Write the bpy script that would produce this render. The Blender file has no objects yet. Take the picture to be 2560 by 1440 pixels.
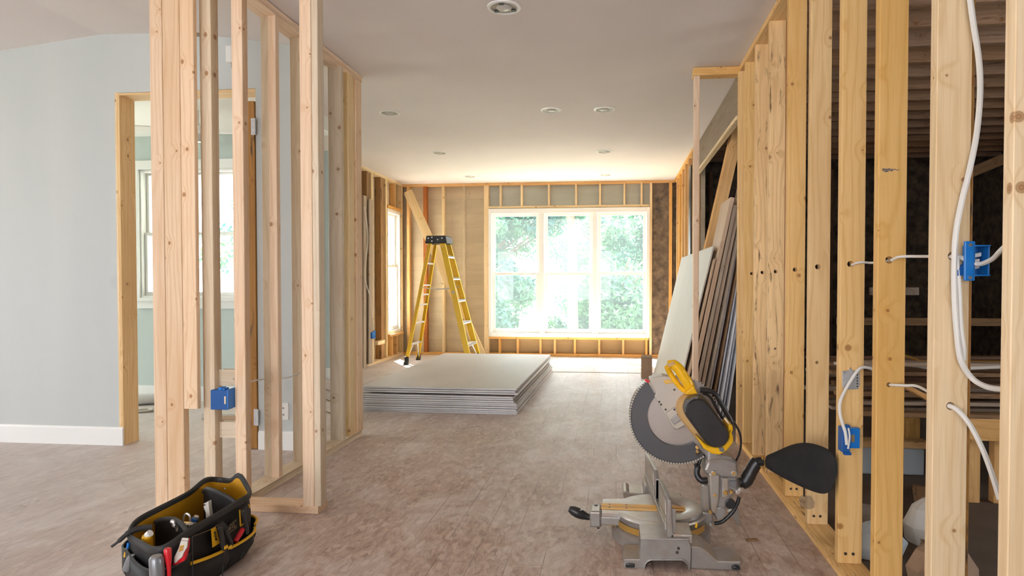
import bpy, math, random
from mathutils import Vector, Matrix
random.seed(7)
D = bpy.data; C = bpy.context.scene.collection; SC = bpy.context.scene
R = math.radians

ORD = ['first', 'second', 'third', 'fourth', 'fifth', 'sixth', 'seventh', 'eighth', 'ninth', 'tenth', 'eleventh', 'twelfth']
# ------------------------------------------------------------------ camera
F = 1600.0; H0 = 1.126; TH = R(6); PT = R(1.2); XP = 1373.0; YP = 738.0
cd = D.cameras.new('camera'); cam = D.objects.new('camera', cd); C.objects.link(cam)
cd.sensor_width = 36; cd.lens = F / 2560 * 36
cd.shift_x = -(XP - 1280) / 2560; cd.shift_y = (YP - 720) / 2560
cd.clip_start = 0.05; cd.clip_end = 300
cam.location = (0, 0, H0); cam.rotation_euler = (R(90) - PT, 0, TH)
SC.camera = cam
FW = Vector((-math.sin(TH) * math.cos(PT), math.cos(TH) * math.cos(PT), -math.sin(PT)))
RT = Vector((math.cos(TH), math.sin(TH), 0)); UP = RT.cross(FW); CP = Vector((0, 0, H0))

def ray(x, y): return FW * F + RT * (x - XP) - UP * (y - YP)
def at(x, y, Y):
    "point of the photograph at distance Y into the room"
    d = ray(x, y); return CP + d * (Y / d.y)
def atx(x, y, X):
    d = ray(x, y); return CP + d * (X / d.x)
def atz(x, y, Z=0.0):
    d = ray(x, y); return CP + d * ((Z - H0) / d.z)

# ------------------------------------------------------------------ world, sun, exposure
w = D.worlds.new('world'); SC.world = w; w.use_nodes = True
wn = w.node_tree.nodes; wl = w.node_tree.links; wn.clear()
wo = wn.new('ShaderNodeOutputWorld'); bg = wn.new('ShaderNodeBackground')
tc = wn.new('ShaderNodeTexCoord'); sp = wn.new('ShaderNodeSeparateXYZ'); mr = wn.new('ShaderNodeValToRGB')
wl.new(tc.outputs['Generated'], sp.inputs[0]); wl.new(sp.outputs['Z'], mr.inputs[0])
mr.color_ramp.elements[0].position = 0.0; mr.color_ramp.elements[0].color = (0.95, 0.97, 1.0, 1)
mr.color_ramp.elements[1].position = 0.6; mr.color_ramp.elements[1].color = (0.85, 0.92, 1.0, 1)
wl.new(mr.outputs[0], bg.inputs[0]); bg.inputs[1].default_value = 6.0
wl.new(bg.outputs[0], wo.inputs[0])
sd = D.lights.new('sun', 'SUN'); so = D.objects.new('sun', sd); C.objects.link(so)
sd.energy = 26.0; sd.angle = R(0.6); sd.color = (1.0, 0.93, 0.80)
so.rotation_euler = Vector((0.50, -0.80, -1.30)).to_track_quat('-Z', 'Y').to_euler()
SC.view_settings.view_transform = 'Standard'; SC.view_settings.look = 'None'
SC.view_settings.exposure = 1.22; SC.view_settings.gamma = 1.0
SC.view_settings.use_curve_mapping = False

# ------------------------------------------------------------------ materials
class NT:
    def __init__(s, name):
        s.m = D.materials.new(name); s.m.use_nodes = True; s.t = s.m.node_tree
        s.t.nodes.clear(); s.o = s.n('ShaderNodeOutputMaterial'); s.b = s.n('ShaderNodeBsdfPrincipled')
        s.l(s.b.outputs[0], s.o.inputs[0])
    def n(s, t, **k):
        x = s.t.nodes.new(t)
        for a, v in k.items(): setattr(x, a, v)
        return x
    def l(s, a, b): s.t.links.new(a, b)
    def math(s, op, a, b=None, c=None):
        x = s.n('ShaderNodeMath', operation=op)
        for i, v in enumerate((a, b, c)):
            if v is None: continue
            if isinstance(v, (int, float)): x.inputs[i].default_value = v
            else: s.l(v, x.inputs[i])
        return x.outputs[0]
    def mix(s, f, a, b, mode='MIX'):
        x = s.n('ShaderNodeMix', data_type='RGBA', blend_type=mode)
        for i, v in ((0, f), (6, a), (7, b)):
            if isinstance(v, (int, float)): x.inputs[i].default_value = v
            elif isinstance(v, tuple): x.inputs[i].default_value = v + (1,)
            else: s.l(v, x.inputs[i])
        return x.outputs[2]
    def noise(s, vec, scale, detail=3, rough=0.5, out='Fac', dist=0.0):
        x = s.n('ShaderNodeTexNoise'); x.inputs['Scale'].default_value = scale
        x.inputs['Detail'].default_value = detail; x.inputs['Roughness'].default_value = rough
        x.inputs['Distortion'].default_value = dist
        if vec is not None: s.l(vec, x.inputs['Vector'])
        return x.outputs[out]
    def ramp(s, f, stops):
        x = s.n('ShaderNodeValToRGB'); e = x.color_ramp.elements
        while len(e) < len(stops): e.new(0.5)
        for i, (p, c) in enumerate(stops):
            e[i].position = p
            e[i].color = (c, c, c, 1) if isinstance(c, (int, float)) else tuple(c) + (1,)
        s.l(f, x.inputs[0]); return x.outputs[0]
    def obj(s): return s.n('ShaderNodeTexCoord').outputs['Object']
    def scale(s, v, sc, off=None):
        x = s.n('ShaderNodeVectorMath', operation='MULTIPLY_ADD'); s.l(v, x.inputs[0]); x.inputs[1].default_value = sc
        if off is not None: s.l(off, x.inputs[2])
        return x.outputs[0]
    def bump(s, h, strength=0.2, dist=0.002):
        x = s.n('ShaderNodeBump'); x.inputs['Strength'].default_value = strength; x.inputs['Distance'].default_value = dist
        s.l(h, x.inputs['Height']); s.l(x.outputs[0], s.b.inputs['Normal'])

def plain(name, col, rough=0.5, metal=0.0, noise=0.0, nscale=20, bump=0.0, dark=None, spec=0.5, coat=0.0):
    t = NT(name); t.b.inputs['Roughness'].default_value = rough; t.b.inputs['Metallic'].default_value = metal
    t.b.inputs['Specular IOR Level'].default_value = spec; t.b.inputs['Coat Weight'].default_value = coat
    if noise or bump:
        f = t.noise(t.obj(), nscale, 4, 0.6)
        d = dark or tuple(c * 0.55 for c in col)
        g = t.ramp(f, [(0.3, 0.0), (0.75, 1.0)])
        t.l(t.mix(t.math('MULTIPLY', g, noise), col, d), t.b.inputs['Base Color'])
        if bump: t.bump(f, bump, 0.003)
    else: t.b.inputs['Base Color'].default_value = col + (1,)
    return t.m

def pine(name, light, dark, knot=(0.30, 0.13, 0.05), knots=1.0, stain=0.0, stainc=(0.07, 0.045, 0.03), rough=0.6, st0=.60):
    "sawn lumber, grain along the board's own Z"
    t = NT(name); o = t.obj(); rnd = t.n('ShaderNodeObjectInfo').outputs['Random']
    off = t.n('ShaderNodeCombineXYZ'); r1 = t.math('MULTIPLY', rnd, 37.0)
    for i in range(3): t.l(r1, off.inputs[i])
    s = t.n('ShaderNodeSeparateXYZ'); t.l(o, s.inputs[0])
    u = t.math('ADD', s.outputs[0], t.math('MULTIPLY', s.outputs[1], 1.3))
    kc = t.n('ShaderNodeCombineXYZ'); t.l(t.math('ADD', u, r1), kc.inputs[0]); t.l(t.math('ADD', s.outputs[2], t.math('MULTIPLY', r1, 3.1)), kc.inputs[1])
    vo = t.n('ShaderNodeTexVoronoi', voronoi_dimensions='2D'); vo.inputs['Scale'].default_value = 4.2; t.l(kc.outputs[0], vo.inputs['Vector'])
    kd = vo.outputs['Distance']; cs = t.n('ShaderNodeSeparateColor'); t.l(vo.outputs['Color'], cs.inputs[0])
    rad = t.math('MULTIPLY_ADD', cs.outputs[0], 0.055, 0.012)
    kn = t.math('DIVIDE', kd, rad)
    core = t.ramp(kn, [(0.0, 1.0), (0.75, 0.8), (1.0, 0.0)])
    halo = t.ramp(t.math('MULTIPLY', kd, 3.0), [(0.0, 1.0), (0.6, 0.0)])
    g0 = t.noise(t.scale(o, (9, 9, 0.9), off.outputs[0]), 1.0, 2, 0.5)
    gv = t.math('ADD', t.math('MULTIPLY', u, 26), t.math('ADD', t.math('MULTIPLY', g0, 5.5), t.math('MULTIPLY', halo, 1.2)))
    wave = t.math('SINE', t.math('MULTIPLY', gv, 6.28))
    wave = t.math('POWER', t.math('MULTIPLY_ADD', wave, 0.5, 0.5), 3.0)
    fine = t.noise(t.scale(o, (260, 260, 6), off.outputs[0]), 1.0, 2, 0.6)
    f = t.math('ADD', t.math('MULTIPLY', wave, 0.38), t.math('MULTIPLY', t.ramp(fine, [(0.42, 0.0), (0.72, 1.0)]), 0.34))
    f = t.math('ADD', f, t.math('MULTIPLY', halo, 0.22))
    col = t.mix(f, light, dark)
    big = t.noise(t.scale(o, (3, 3, 1.1), off.outputs[0]), 1.0, 2, 0.5)
    col = t.mix(t.math('MULTIPLY', t.ramp(big, [(0.4, 0.0), (0.7, 1.0)]), 0.45), col, dark)
    kcol = t.mix(t.ramp(t.math('SINE', t.math('MULTIPLY', kn, 14)), [(0.4, 0.0), (1.0, 0.45)]), knot, dark)
    col = t.mix(t.math('MULTIPLY', core, 0.9 * knots), col, kcol)
    if stain:
        st = t.noise(t.scale(o, (26, 26, 3.6), off.outputs[0]), 1.0, 5, 0.65, dist=0.4)
        col = t.mix(t.math('MULTIPLY', t.ramp(st, [(st0, 0.0), (st0 + .09, 1.0)]), stain), col, stainc)
    hs = t.n('ShaderNodeHueSaturation'); t.l(col, hs.inputs['Color'])
    t.l(t.math('MULTIPLY_ADD', rnd, 0.16, 0.92), hs.inputs['Value'])
    t.l(t.math('MULTIPLY_ADD', t.math('FRACT', t.math('MULTIPLY', rnd, 7.3)), 0.16, 0.96), hs.inputs['Saturation'])
    t.l(hs.outputs[0], t.b.inputs['Base Color'])
    t.b.inputs['Roughness'].default_value = rough; t.b.inputs['Specular IOR Level'].default_value = 0.3
    t.bump(fine, 0.12, 0.001)
    return t.m

M = {}
M['pine_pale'] = pine('pine_pale', (0.86, 0.67, 0.49), (0.66, 0.42, 0.24))
M['pine_grey'] = pine('pine_grey', (0.76, 0.65, 0.50), (0.58, 0.44, 0.29))
M['pine_gold'] = pine('pine_gold', (0.86, 0.60, 0.30), (0.64, 0.36, 0.13))
M['pine_deep'] = pine('pine_deep', (0.84, 0.56, 0.26), (0.64, 0.36, 0.12))
M['pine_cream'] = pine('pine_cream', (0.87, 0.69, 0.46), (0.68, 0.46, 0.24))
M['pine_mid'] = pine('pine_mid', (0.92, 0.63, 0.31), (0.60, 0.34, 0.13), knots=1, stain=0.95, stainc=(0.16, 0.07, 0.03), st0=.57)
M['pine_far'] = pine('pine_far', (0.80, 0.50, 0.22), (0.55, 0.28, 0.09))
M['pine_light_far'] = pine('pine_light_far', (0.86, 0.68, 0.43), (0.66, 0.45, 0.22))
M['pine_red'] = pine('pine_red', (0.48, 0.18, 0.06), (0.30, 0.09, 0.03))
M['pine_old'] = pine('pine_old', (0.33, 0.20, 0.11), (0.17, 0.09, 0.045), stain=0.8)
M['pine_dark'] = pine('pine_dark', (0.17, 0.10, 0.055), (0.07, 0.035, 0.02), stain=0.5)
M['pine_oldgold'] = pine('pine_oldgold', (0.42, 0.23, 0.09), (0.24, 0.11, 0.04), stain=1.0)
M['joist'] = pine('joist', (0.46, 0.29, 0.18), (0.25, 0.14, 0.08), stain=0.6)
M['header_wood'] = pine('header_wood', (0.34, 0.26, 0.19), (0.22, 0.15, 0.10), stain=0.7)
M['grey_board'] = pine('grey_board', (0.42, 0.34, 0.26), (0.27, 0.20, 0.15), stain=0.5)
M['metal_plate'] = plain('galvanized_metal', (0.62, 0.63, 0.64), 0.42, 0.7, 0.4, 60)
M['steel'] = plain('steel', (0.72, 0.70, 0.68), 0.3, 0.9)
M['nail'] = plain('dark_nail', (0.08, 0.06, 0.05), 0.5, 0.5)
M['blue'] = plain('blue_plastic', (0.01, 0.17, 0.55), 0.35)
M['blue_dark'] = plain('blue_plastic_inside', (0.006, 0.09, 0.33), 0.45)
M['cable'] = plain('white_cable', (0.72, 0.69, 0.64), 0.45)
M['cable_dark'] = plain('black_cable', (0.02, 0.02, 0.022), 0.4)
M['white_paint'] = plain('white_paint', (0.84, 0.84, 0.82), 0.4)
M['vinyl'] = plain('white_vinyl', (0.86, 0.85, 0.82), 0.35)
M['white_plastic'] = plain('white_plastic', (0.80, 0.79, 0.76), 0.35)
M['lens'] = plain('lamp_lens', (0.52, 0.50, 0.45), 0.25)
M['can_dark'] = plain('lamp_baffle', (0.30, 0.27, 0.22), 0.4)
M['yellow'] = plain('yellow_fiberglass', (0.90, 0.56, 0.015), 0.38, noise=0.12, nscale=30)
M['black_cap'] = plain('black_plastic', (0.022, 0.022, 0.024), 0.45)
M['alu'] = plain('aluminium', (0.70, 0.70, 0.70), 0.35, 0.6)
M['cast'] = plain('cast_aluminium', (0.38, 0.365, 0.35), 0.38, 0.6, 0.7, 22, 0.15, dark=(0.30, 0.25, 0.21))
M['cast_dusty'] = plain('dusty_aluminium', (0.46, 0.45, 0.43), 0.38, 0.5, 1.0, 16, 0.1, dark=(0.40, 0.31, 0.23))
M['saw_yellow'] = plain('saw_yellow', (0.88, 0.48, 0.008), 0.32)
M['saw_tan'] = plain('dusty_yellow', (0.60, 0.36, 0.12), 0.55, noise=0.6, nscale=25, dark=(0.45, 0.30, 0.17))
M['saw_black'] = plain('saw_black', (0.015, 0.015, 0.017), 0.35, noise=0.25, nscale=20, dark=(0.07, 0.06, 0.055))
M['guard'] = plain('guard_plastic', (0.085, 0.088, 0.098), 0.3, noise=0.4, nscale=12, dark=(0.13, 0.11, 0.10))
M['housing'] = plain('housing_grey', (0.50, 0.46, 0.41), 0.45, 0.15, 0.35, 14, dark=(0.55, 0.43, 0.28))
M['kerf'] = plain('kerf_orange', (0.86, 0.45, 0.06), 0.5, noise=0.5, nscale=30, dark=(0.62, 0.45, 0.25))
M['brass'] = plain('brass', (0.70, 0.43, 0.12), 0.35, 0.8)
M['red'] = plain('red_plastic', (0.62, 0.012, 0.02), 0.3)
M['grey_plastic'] = plain('grey_plastic', (0.22, 0.22, 0.23), 0.3, 0.3)
M['bag_cloth'] = plain('black_dust_cloth', (0.022, 0.022, 0.023), 0.85, noise=0.5, nscale=9, bump=0.25, dark=(0.045, 0.042, 0.040), spec=0.15)
M['bag_nylon'] = plain('black_nylon', (0.009, 0.009, 0.010), 0.55, noise=0.5, nscale=20, bump=0.35, dark=(0.022, 0.020, 0.018), spec=0.3)
M['bag_trim'] = plain('black_webbing', (0.03, 0.029, 0.028), 0.6, noise=0.4, nscale=60, bump=0.3)
M['bag_yellow'] = plain('yellow_lining', (0.62, 0.30, 0.005), 0.6, noise=0.45, nscale=10, bump=0.35, dark=(0.45, 0.20, 0.004))
M['piping'] = plain('yellow_piping', (0.82, 0.44, 0.01), 0.5)
M['thread'] = plain('tan_thread', (0.26, 0.17, 0.07), 0.7)
M['ink'] = plain('grey_ink', (0.16, 0.13, 0.12), 0.7)
M['carton'] = plain('cardboard', (0.42, 0.28, 0.18), 0.8, noise=0.3, nscale=15)
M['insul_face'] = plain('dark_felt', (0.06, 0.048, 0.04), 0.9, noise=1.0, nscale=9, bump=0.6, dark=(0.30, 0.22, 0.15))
M['brick'] = plain('grimy_brick', (0.12, 0.075, 0.055), 0.9, noise=0.8, nscale=8, dark=(0.02, 0.016, 0.014))
M['pale_blue'] = plain('pale_blue_sheet', (0.52, 0.58, 0.62), 0.5, noise=0.2, nscale=5)
M['pale_board'] = plain('pale_board', (0.60, 0.56, 0.49), 0.55, noise=0.15, nscale=3)
M['ply_face'] = pine('ply_face', (0.66, 0.50, 0.36), (0.48, 0.33, 0.22), knots=0.4)

def paint(name, col, rough=0.8, var=0.06, sc=1.3):
    t = NT(name); o = t.obj(); n = t.noise(o, sc, 3, 0.5)
    t.l(t.mix(n, tuple(c * (1 - var) for c in col), tuple(min(1, c * (1 + var)) for c in col)), t.b.inputs['Base Color'])
    t.b.inputs['Roughness'].default_value = rough; t.b.inputs['Specular IOR Level'].default_value = 0.25
    t.bump(t.noise(o, 140, 2), 0.05, 0.001)
    return t.m
M['ceiling'] = paint('ceiling_paint', (0.78, 0.72, 0.70))
M['ceiling_white'] = paint('white_ceiling_paint', (0.86, 0.86, 0.84))
def blue_wall():
    t = NT('blue_grey_paint'); o = t.obj(); n = t.noise(t.scale(o, (3.0, 3.0, 0.5)), 1.0, 3, 0.5)
    col = t.mix(n, (0.49, 0.525, 0.525), (0.585, 0.60, 0.585))
    # a round smudge of plaster filler
    s = t.n('ShaderNodeVectorMath', operation='DISTANCE'); t.l(o, s.inputs[0]); p = at(290, 705, 4.06); s.inputs[1].default_value = (p.x, 4.06, p.z)
    col = t.mix(t.math('MULTIPLY', t.ramp(t.math('MULTIPLY', s.outputs['Value'], 12), [(0.35, 1.0), (0.75, 0.0)]), 0.35), col, (0.42, 0.45, 0.46))
    t.l(col, t.b.inputs['Base Color']); t.b.inputs['Roughness'].default_value = 0.7
    t.bump(t.noise(o, 160, 2), 0.05, 0.001); return t.m
M['blue_wall'] = blue_wall()
M['green_wall'] = paint('sage_paint', (0.54, 0.61, 0.59))
def sheathing(name, c1, c2, c3, stripes=True):
    t = NT(name); o = t.obj(); s = t.n('ShaderNodeSeparateXYZ'); t.l(o, s.inputs[0])
    n = t.noise(t.scale(o, (1.2, 1.2, 6.0)), 1.0, 5, 0.6)
    col = t.mix(t.ramp(n, [(0.3, 0.0), (0.7, 1.0)]), c1, c2)
    if stripes:
        z = t.math('FRACT', t.math('MULTIPLY', s.outputs[2], 4.6))
        col = t.mix(t.math('MULTIPLY', t.ramp(z, [(0.0, 1.0), (0.035, 0.0)]), 0.55), col, c3)
    sp2 = t.noise(o, 9, 5, 0.7)
    col = t.mix(t.math('MULTIPLY', t.ramp(sp2, [(0.62, 0.0), (0.74, 1.0)]), 0.5), col, c3)
    t.l(col, t.b.inputs['Base Color']); t.b.inputs['Roughness'].default_value = 0.85
    return t.m
M['sheath'] = sheathing('tan_sheathing', (0.66, 0.54, 0.37), (0.52, 0.42, 0.29), (0.34, 0.25, 0.15))
M['sheath_brown'] = sheathing('brown_sheathing', (0.42, 0.30, 0.16), (0.32, 0.22, 0.11), (0.20, 0.12, 0.06), False)
M['sheath_grey'] = sheathing('grey_sheathing', (0.52, 0.53, 0.47), (0.44, 0.44, 0.38), (0.33, 0.29, 0.22), False)

def floor_mat():
    t = NT('dusty_subfloor'); o = t.obj()
    s = t.n('ShaderNodeSeparateXYZ'); t.l(o, s.inputs[0])
    sw = t.n('ShaderNodeCombineXYZ'); t.l(s.outputs[1], sw.inputs[0]); t.l(s.outputs[0], sw.inputs[1])
    br = t.n('ShaderNodeTexBrick'); t.l(sw.outputs[0], br.inputs['Vector']); br.inputs['Scale'].default_value = 1.0
    br.inputs['Brick Width'].default_value = 1.25; br.inputs['Row Height'].default_value = 0.145
    br.inputs['Mortar Size'].default_value = 0.0017; br.inputs['Mortar Smooth'].default_value = 0.1
    br.inputs['Color1'].default_value = (0.0, 0, 0, 1); br.inputs['Color2'].default_value = (1, 1, 1, 1)
    n1 = t.noise(t.scale(o, (5, 1.6, 1)), 1.0, 5, 0.6)
    n2 = t.noise(t.scale(o, (34, 11, 1)), 1.0, 5, 0.7, dist=1.2)
    n3 = t.noise(o, 1.1, 3, 0.5)
    col = t.mix(t.ramp(n2, [(0.38, 0.0), (0.62, 1.0)]), (0.28, 0.165, 0.115), (0.57, 0.42, 0.34))
    col = t.mix(t.math('MULTIPLY', t.ramp(n1, [(0.35, 0.0), (0.7, 1.0)]), 0.6), col, (0.58, 0.46, 0.39))
    col = t.mix(t.math('MULTIPLY', br.outputs['Color'], 0.18), col, (0.34, 0.23, 0.17))
    fl = t.n('ShaderNodeTexVoronoi'); fl.inputs['Scale'].default_value = 1.0; t.l(t.scale(o, (42, 20, 1)), fl.inputs['Vector']); fs_ = t.n('ShaderNodeSeparateColor'); t.l(fl.outputs['Color'], fs_.inputs[0])
    col = t.mix(t.math('MULTIPLY', t.ramp(fs_.outputs[0], [(0.6, 0.0), (1.0, 1.0)]), 0.35), col, (0.24, 0.15, 0.11))
    col = t.mix(t.math('MULTIPLY', t.ramp(fs_.outputs[1], [(0.80, 0.0), (1.0, 1.0)]), 0.45), col, (0.72, 0.62, 0.55))
    # chalky gypsum dust in drifts
    n4 = t.noise(t.scale(o, (3.2, 2.0, 1)), 1.0, 6, 0.72, dist=0.6)
    col = t.mix(t.math('MULTIPLY', t.ramp(n4, [(0.47, 0.0), (0.72, 1.0)]), 0.8), col, (0.74, 0.67, 0.63))
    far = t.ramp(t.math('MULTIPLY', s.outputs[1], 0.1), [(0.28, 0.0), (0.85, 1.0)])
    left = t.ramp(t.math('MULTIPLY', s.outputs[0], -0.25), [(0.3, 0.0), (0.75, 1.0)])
    col = t.mix(t.math('MULTIPLY', t.math('MAXIMUM', far, left), 0.55), col, (0.66, 0.62, 0.60))  # floor colour blends paler towards the far end and the left
    # scratches and scuffs
    sc = t.n('ShaderNodeTexVoronoi', feature='DISTANCE_TO_EDGE'); sc.inputs['Scale'].default_value = 1.0
    t.l(t.scale(o, (7.5, 1.7, 1)), sc.inputs['Vector'])
    n5 = t.noise(o, 2.3, 3, 0.6)
    scr = t.math('MULTIPLY', t.ramp(sc.outputs['Distance'], [(0.0, 1.0), (0.012, 0.0)]), t.ramp(n5, [(0.5, 0.0), (0.6, 1.0)]))
    col = t.mix(t.math('MULTIPLY', scr, 0.35), col, (0.16, 0.11, 0.09))
    gap = t.math('MULTIPLY', br.outputs['Fac'], t.ramp(t.noise(t.scale(o, (2.2, 1.1, 1)), 1.0, 4, 0.65), [(0.42, 0.05), (0.60, 0.85)]))
    col = t.mix(gap, col, (0.17, 0.12, 0.10))
    # a few white chips
    ch = t.noise(t.scale(o, (60, 22, 1)), 1.0, 3, 0.7)
    col = t.mix(t.math('MULTIPLY', t.ramp(ch, [(0.70, 0.0), (0.76, 1.0)]), 0.8), col, (0.78, 0.73, 0.69))
    t.l(col, t.b.inputs['Base Color'])
    t.l(t.math('MULTIPLY_ADD', n2, 0.25, 0.36), t.b.inputs['Roughness']); t.b.inputs['Specular IOR Level'].default_value = 0.45
    t.bump(n2, 0.25, 0.004)
    return t.m
M['floor'] = floor_mat()

def drywall():
    t = NT('drywall_paper'); o = t.obj()
    n = t.noise(t.scale(o, (1.5, 0.5, 1)), 1.0, 4, 0.6)
    col = t.mix(t.ramp(n, [(0.35, 0.0), (0.7, 1.0)]), (0.53, 0.50, 0.47), (0.61, 0.575, 0.545))
    t.l(col, t.b.inputs['Base Color']); t.b.inputs['Roughness'].default_value = 0.5; t.b.inputs['Specular IOR Level'].default_value = 0.4
    return t.m
M['drywall'] = drywall()
M['drywall_edge'] = plain('drywall_edge_tape', (0.74, 0.74, 0.77), 0.6, noise=0.25, nscale=40)

def blade_mat():
    t = NT('spinning_steel'); o = t.obj()
    l = t.n('ShaderNodeVectorMath', operation='LENGTH'); t.l(o, l.inputs[0])
    n = t.noise(None, 1.0, 4, 0.7); nn = t.t.nodes[-1]; cx = t.n('ShaderNodeCombineXYZ'); t.l(t.math('MULTIPLY', l.outputs['Value'], 260.0), cx.inputs[0]); t.l(cx.outputs[0], nn.inputs['Vector'])
    t.l(t.mix(nn.outputs[0], (0.36, 0.31, 0.28), (0.60, 0.55, 0.51)), t.b.inputs['Base Color'])
    t.b.inputs['Metallic'].default_value = 0.8; t.b.inputs['Roughness'].default_value = 0.33
    return t.m
M['blade'] = blade_mat()

def clear_mat(name, tint, tr, rough=0.0):
    t = NT(name); t.t.nodes.remove(t.b)
    a = t.n('ShaderNodeBsdfTransparent'); b = t.n('ShaderNodeBsdfGlossy'); m = t.n('ShaderNodeMixShader')
    a.inputs[0].default_value = tint + (1,); b.inputs[1].default_value = rough; m.inputs[0].default_value = tr
    t.l(a.outputs[0], m.inputs[1]); t.l(b.outputs[0], m.inputs[2]); t.l(m.outputs[0], t.o.inputs[0]); return t.m
M['scrap'] = clear_mat('clear_plastic', (0.86, 0.86, 0.86), 0.12, 0.45)
M['glass'] = clear_mat('window_glass', (0.97, 0.99, 0.98), 0.012)
def haze_mat():
    t = NT('haze_screen'); t.t.nodes.remove(t.b)
    a = t.n('ShaderNodeBsdfTransparent'); b = t.n('ShaderNodeBsdfTranslucent'); m = t.n('ShaderNodeMixShader')
    b.inputs[0].default_value = (0.75, 0.88, 0.95, 1); m.inputs[0].default_value = 0.02  # bright haze of the panes put in as a faint whitish screen film
    t.l(a.outputs[0], m.inputs[1]); t.l(b.outputs[0], m.inputs[2]); t.l(m.outputs[0], t.o.inputs[0]); return t.m
M['screen'] = haze_mat()
def leaf_mat():
    t = NT('leaves'); o = t.obj()
    n = t.noise(o, 0.9, 3, 0.6)
    col = t.mix(t.ramp(n, [(0.35, 0.0), (0.65, 1.0)]), (0.012, 0.075, 0.065), (0.08, 0.18, 0.06))
    t.l(col, t.b.inputs['Base Color']); t.b.inputs['Roughness'].default_value = 0.5
    tl = t.n('ShaderNodeBsdfTranslucent'); t.l(col, tl.inputs[0]); m = t.n('ShaderNodeMixShader'); m.inputs[0].default_value = 0.4
    t.l(t.b.outputs[0], m.inputs[1]); t.l(tl.outputs[0], m.inputs[2]); t.l(m.outputs[0], t.o.inputs[0]); return t.m
M['leaf'] = leaf_mat()
M['bark'] = plain('bark', (0.16, 0.12, 0.09), 0.9, noise=0.6, nscale=8)
M['grass'] = plain('lawn', (0.34, 0.36, 0.26), 0.9, noise=0.4, nscale=2)
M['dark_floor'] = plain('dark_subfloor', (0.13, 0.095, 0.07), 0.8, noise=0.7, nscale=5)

# ------------------------------------------------------------------ mesh tools
class MB:
    def __init__(s): s.v = []; s.f = []; s.mi = []; s.cur = 0
    def add(s, vs, fs):
        b = len(s.v); s.v += [tuple(v) for v in vs]; s.f += [tuple(b + i for i in f) for f in fs]; s.mi += [s.cur] * len(fs); return s
    def box(s, x0, x1, y0, y1, z0, z1):
        return s.add([(x, y, z) for x in (x0, x1) for y in (y0, y1) for z in (z0, z1)],
                     [(0, 1, 3, 2), (4, 6, 7, 5), (0, 4, 5, 1), (2, 3, 7, 6), (0, 2, 6, 4), (1, 5, 7, 3)])
    def obox(s, c, ax, ay, az):
        "oriented box: centre and three half-axis vectors"
        c = Vector(c); ax = Vector(ax); ay = Vector(ay); az = Vector(az)
        return s.add([c + ax * i + ay * j + az * k for i in (-1, 1) for j in (-1, 1) for k in (-1, 1)],
                     [(0, 1, 3, 2), (4, 6, 7, 5), (0, 4, 5, 1), (2, 3, 7, 6), (0, 2, 6, 4), (1, 5, 7, 3)])
    def loft(s, rings, caps=True, closed=True):
        n = len(rings[0]); vs = [p for r in rings for p in r]; fs = []
        for i in range(len(rings) - 1):
            for j in range(n if closed else n - 1):
                k = (j + 1) % n; fs.append((i * n + j, i * n + k, (i + 1) * n + k, (i + 1) * n + j))
        if caps: fs.append(tuple(range(n))[::-1]); fs.append(tuple((len(rings) - 1) * n + j for j in range(n)))
        return s.add(vs, fs)
    def tube(s, path, r, n=8, caps=True):
        P = [Vector(p) for p in path]; rs = r if isinstance(r, (list, tuple)) else [r] * len(P); rings = []
        t0 = (P[1] - P[0]).normalized(); a = t0.orthogonal().normalized()
        for i, p in enumerate(P):
            t = (P[min(i + 1, len(P) - 1)] - P[max(i - 1, 0)]).normalized()
            a = (a - t * a.dot(t)).normalized(); b = t.cross(a)
            rings.append([p + (a * math.cos(q) + b * math.sin(q)) * rs[i] for q in [2 * math.pi * k / n for k in range(n)]])
        return s.loft(rings, caps)
    def prism(s, pts, dvec):
        "outline given as 3-D points, extruded by a vector"
        d = Vector(dvec); P = [Vector(p) for p in pts]; n = len(P)
        return s.add(P + [p + d for p in P], [tuple(range(n)), tuple(range(2 * n - 1, n - 1, -1))] + [(i, i + n, (i + 1) % n + n, (i + 1) % n) for i in range(n)])
    def disc(s, c, axis, r, h, n=24, r2=None):
        c = Vector(c); a = Vector(axis).normalized(); u = a.orthogonal().normalized(); v = a.cross(u); r2 = r if r2 is None else r2
        def ring(o, q): return [c + a * o + (u * math.cos(t) + v * math.sin(t)) * q for t in [2 * math.pi * k / n for k in range(n)]]
        return s.loft([ring(0, r), ring(h, r2)])
    def build(s, name, mats, parent=None, smooth=False, bevel=0, origin=None, seg=2, auto=True):
        me = D.meshes.new(name); o3 = Vector(origin) if origin is not None else Vector((0, 0, 0))
        me.from_pydata([tuple(Vector(v) - o3) for v in s.v], [], s.f)
        for m in (mats if isinstance(mats, (list, tuple)) else [mats]): me.materials.append(m if not isinstance(m, str) else M[m])
        me.polygons.foreach_set('material_index', s.mi)
        import bmesh
        b = bmesh.new(); b.from_mesh(me); bmesh.ops.recalc_face_normals(b, faces=b.faces); b.to_mesh(me); b.free()
        if smooth:
            me.polygons.foreach_set('use_smooth', [True] * len(me.polygons))
            try: me.set_sharp_from_angle(angle=R(40))
            except Exception: pass
        me.update()
        o = D.objects.new(name, me); C.objects.link(o); o.location = o3
        if parent is not None: o.parent = parent; o.location = o3 - parent.location if parent.type == 'EMPTY' or True else o3
        if parent is not None: o.location = o3 - wloc(parent)
        if bevel:
            md = o.modifiers.new('bevel', 'BEVEL'); md.width = bevel; md.segments = seg; md.limit_method = 'ANGLE'; md.angle_limit = R(35)
        return o
def wloc(o):
    v = Vector((0, 0, 0))
    while o is not None: v = v + o.location; o = o.parent
    return v
def tag(o, label, cat, group=None, kind=None):
    o['label'] = label; o['category'] = cat
    if group: o['group'] = group
    if kind: o['kind'] = kind
    return o
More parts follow.
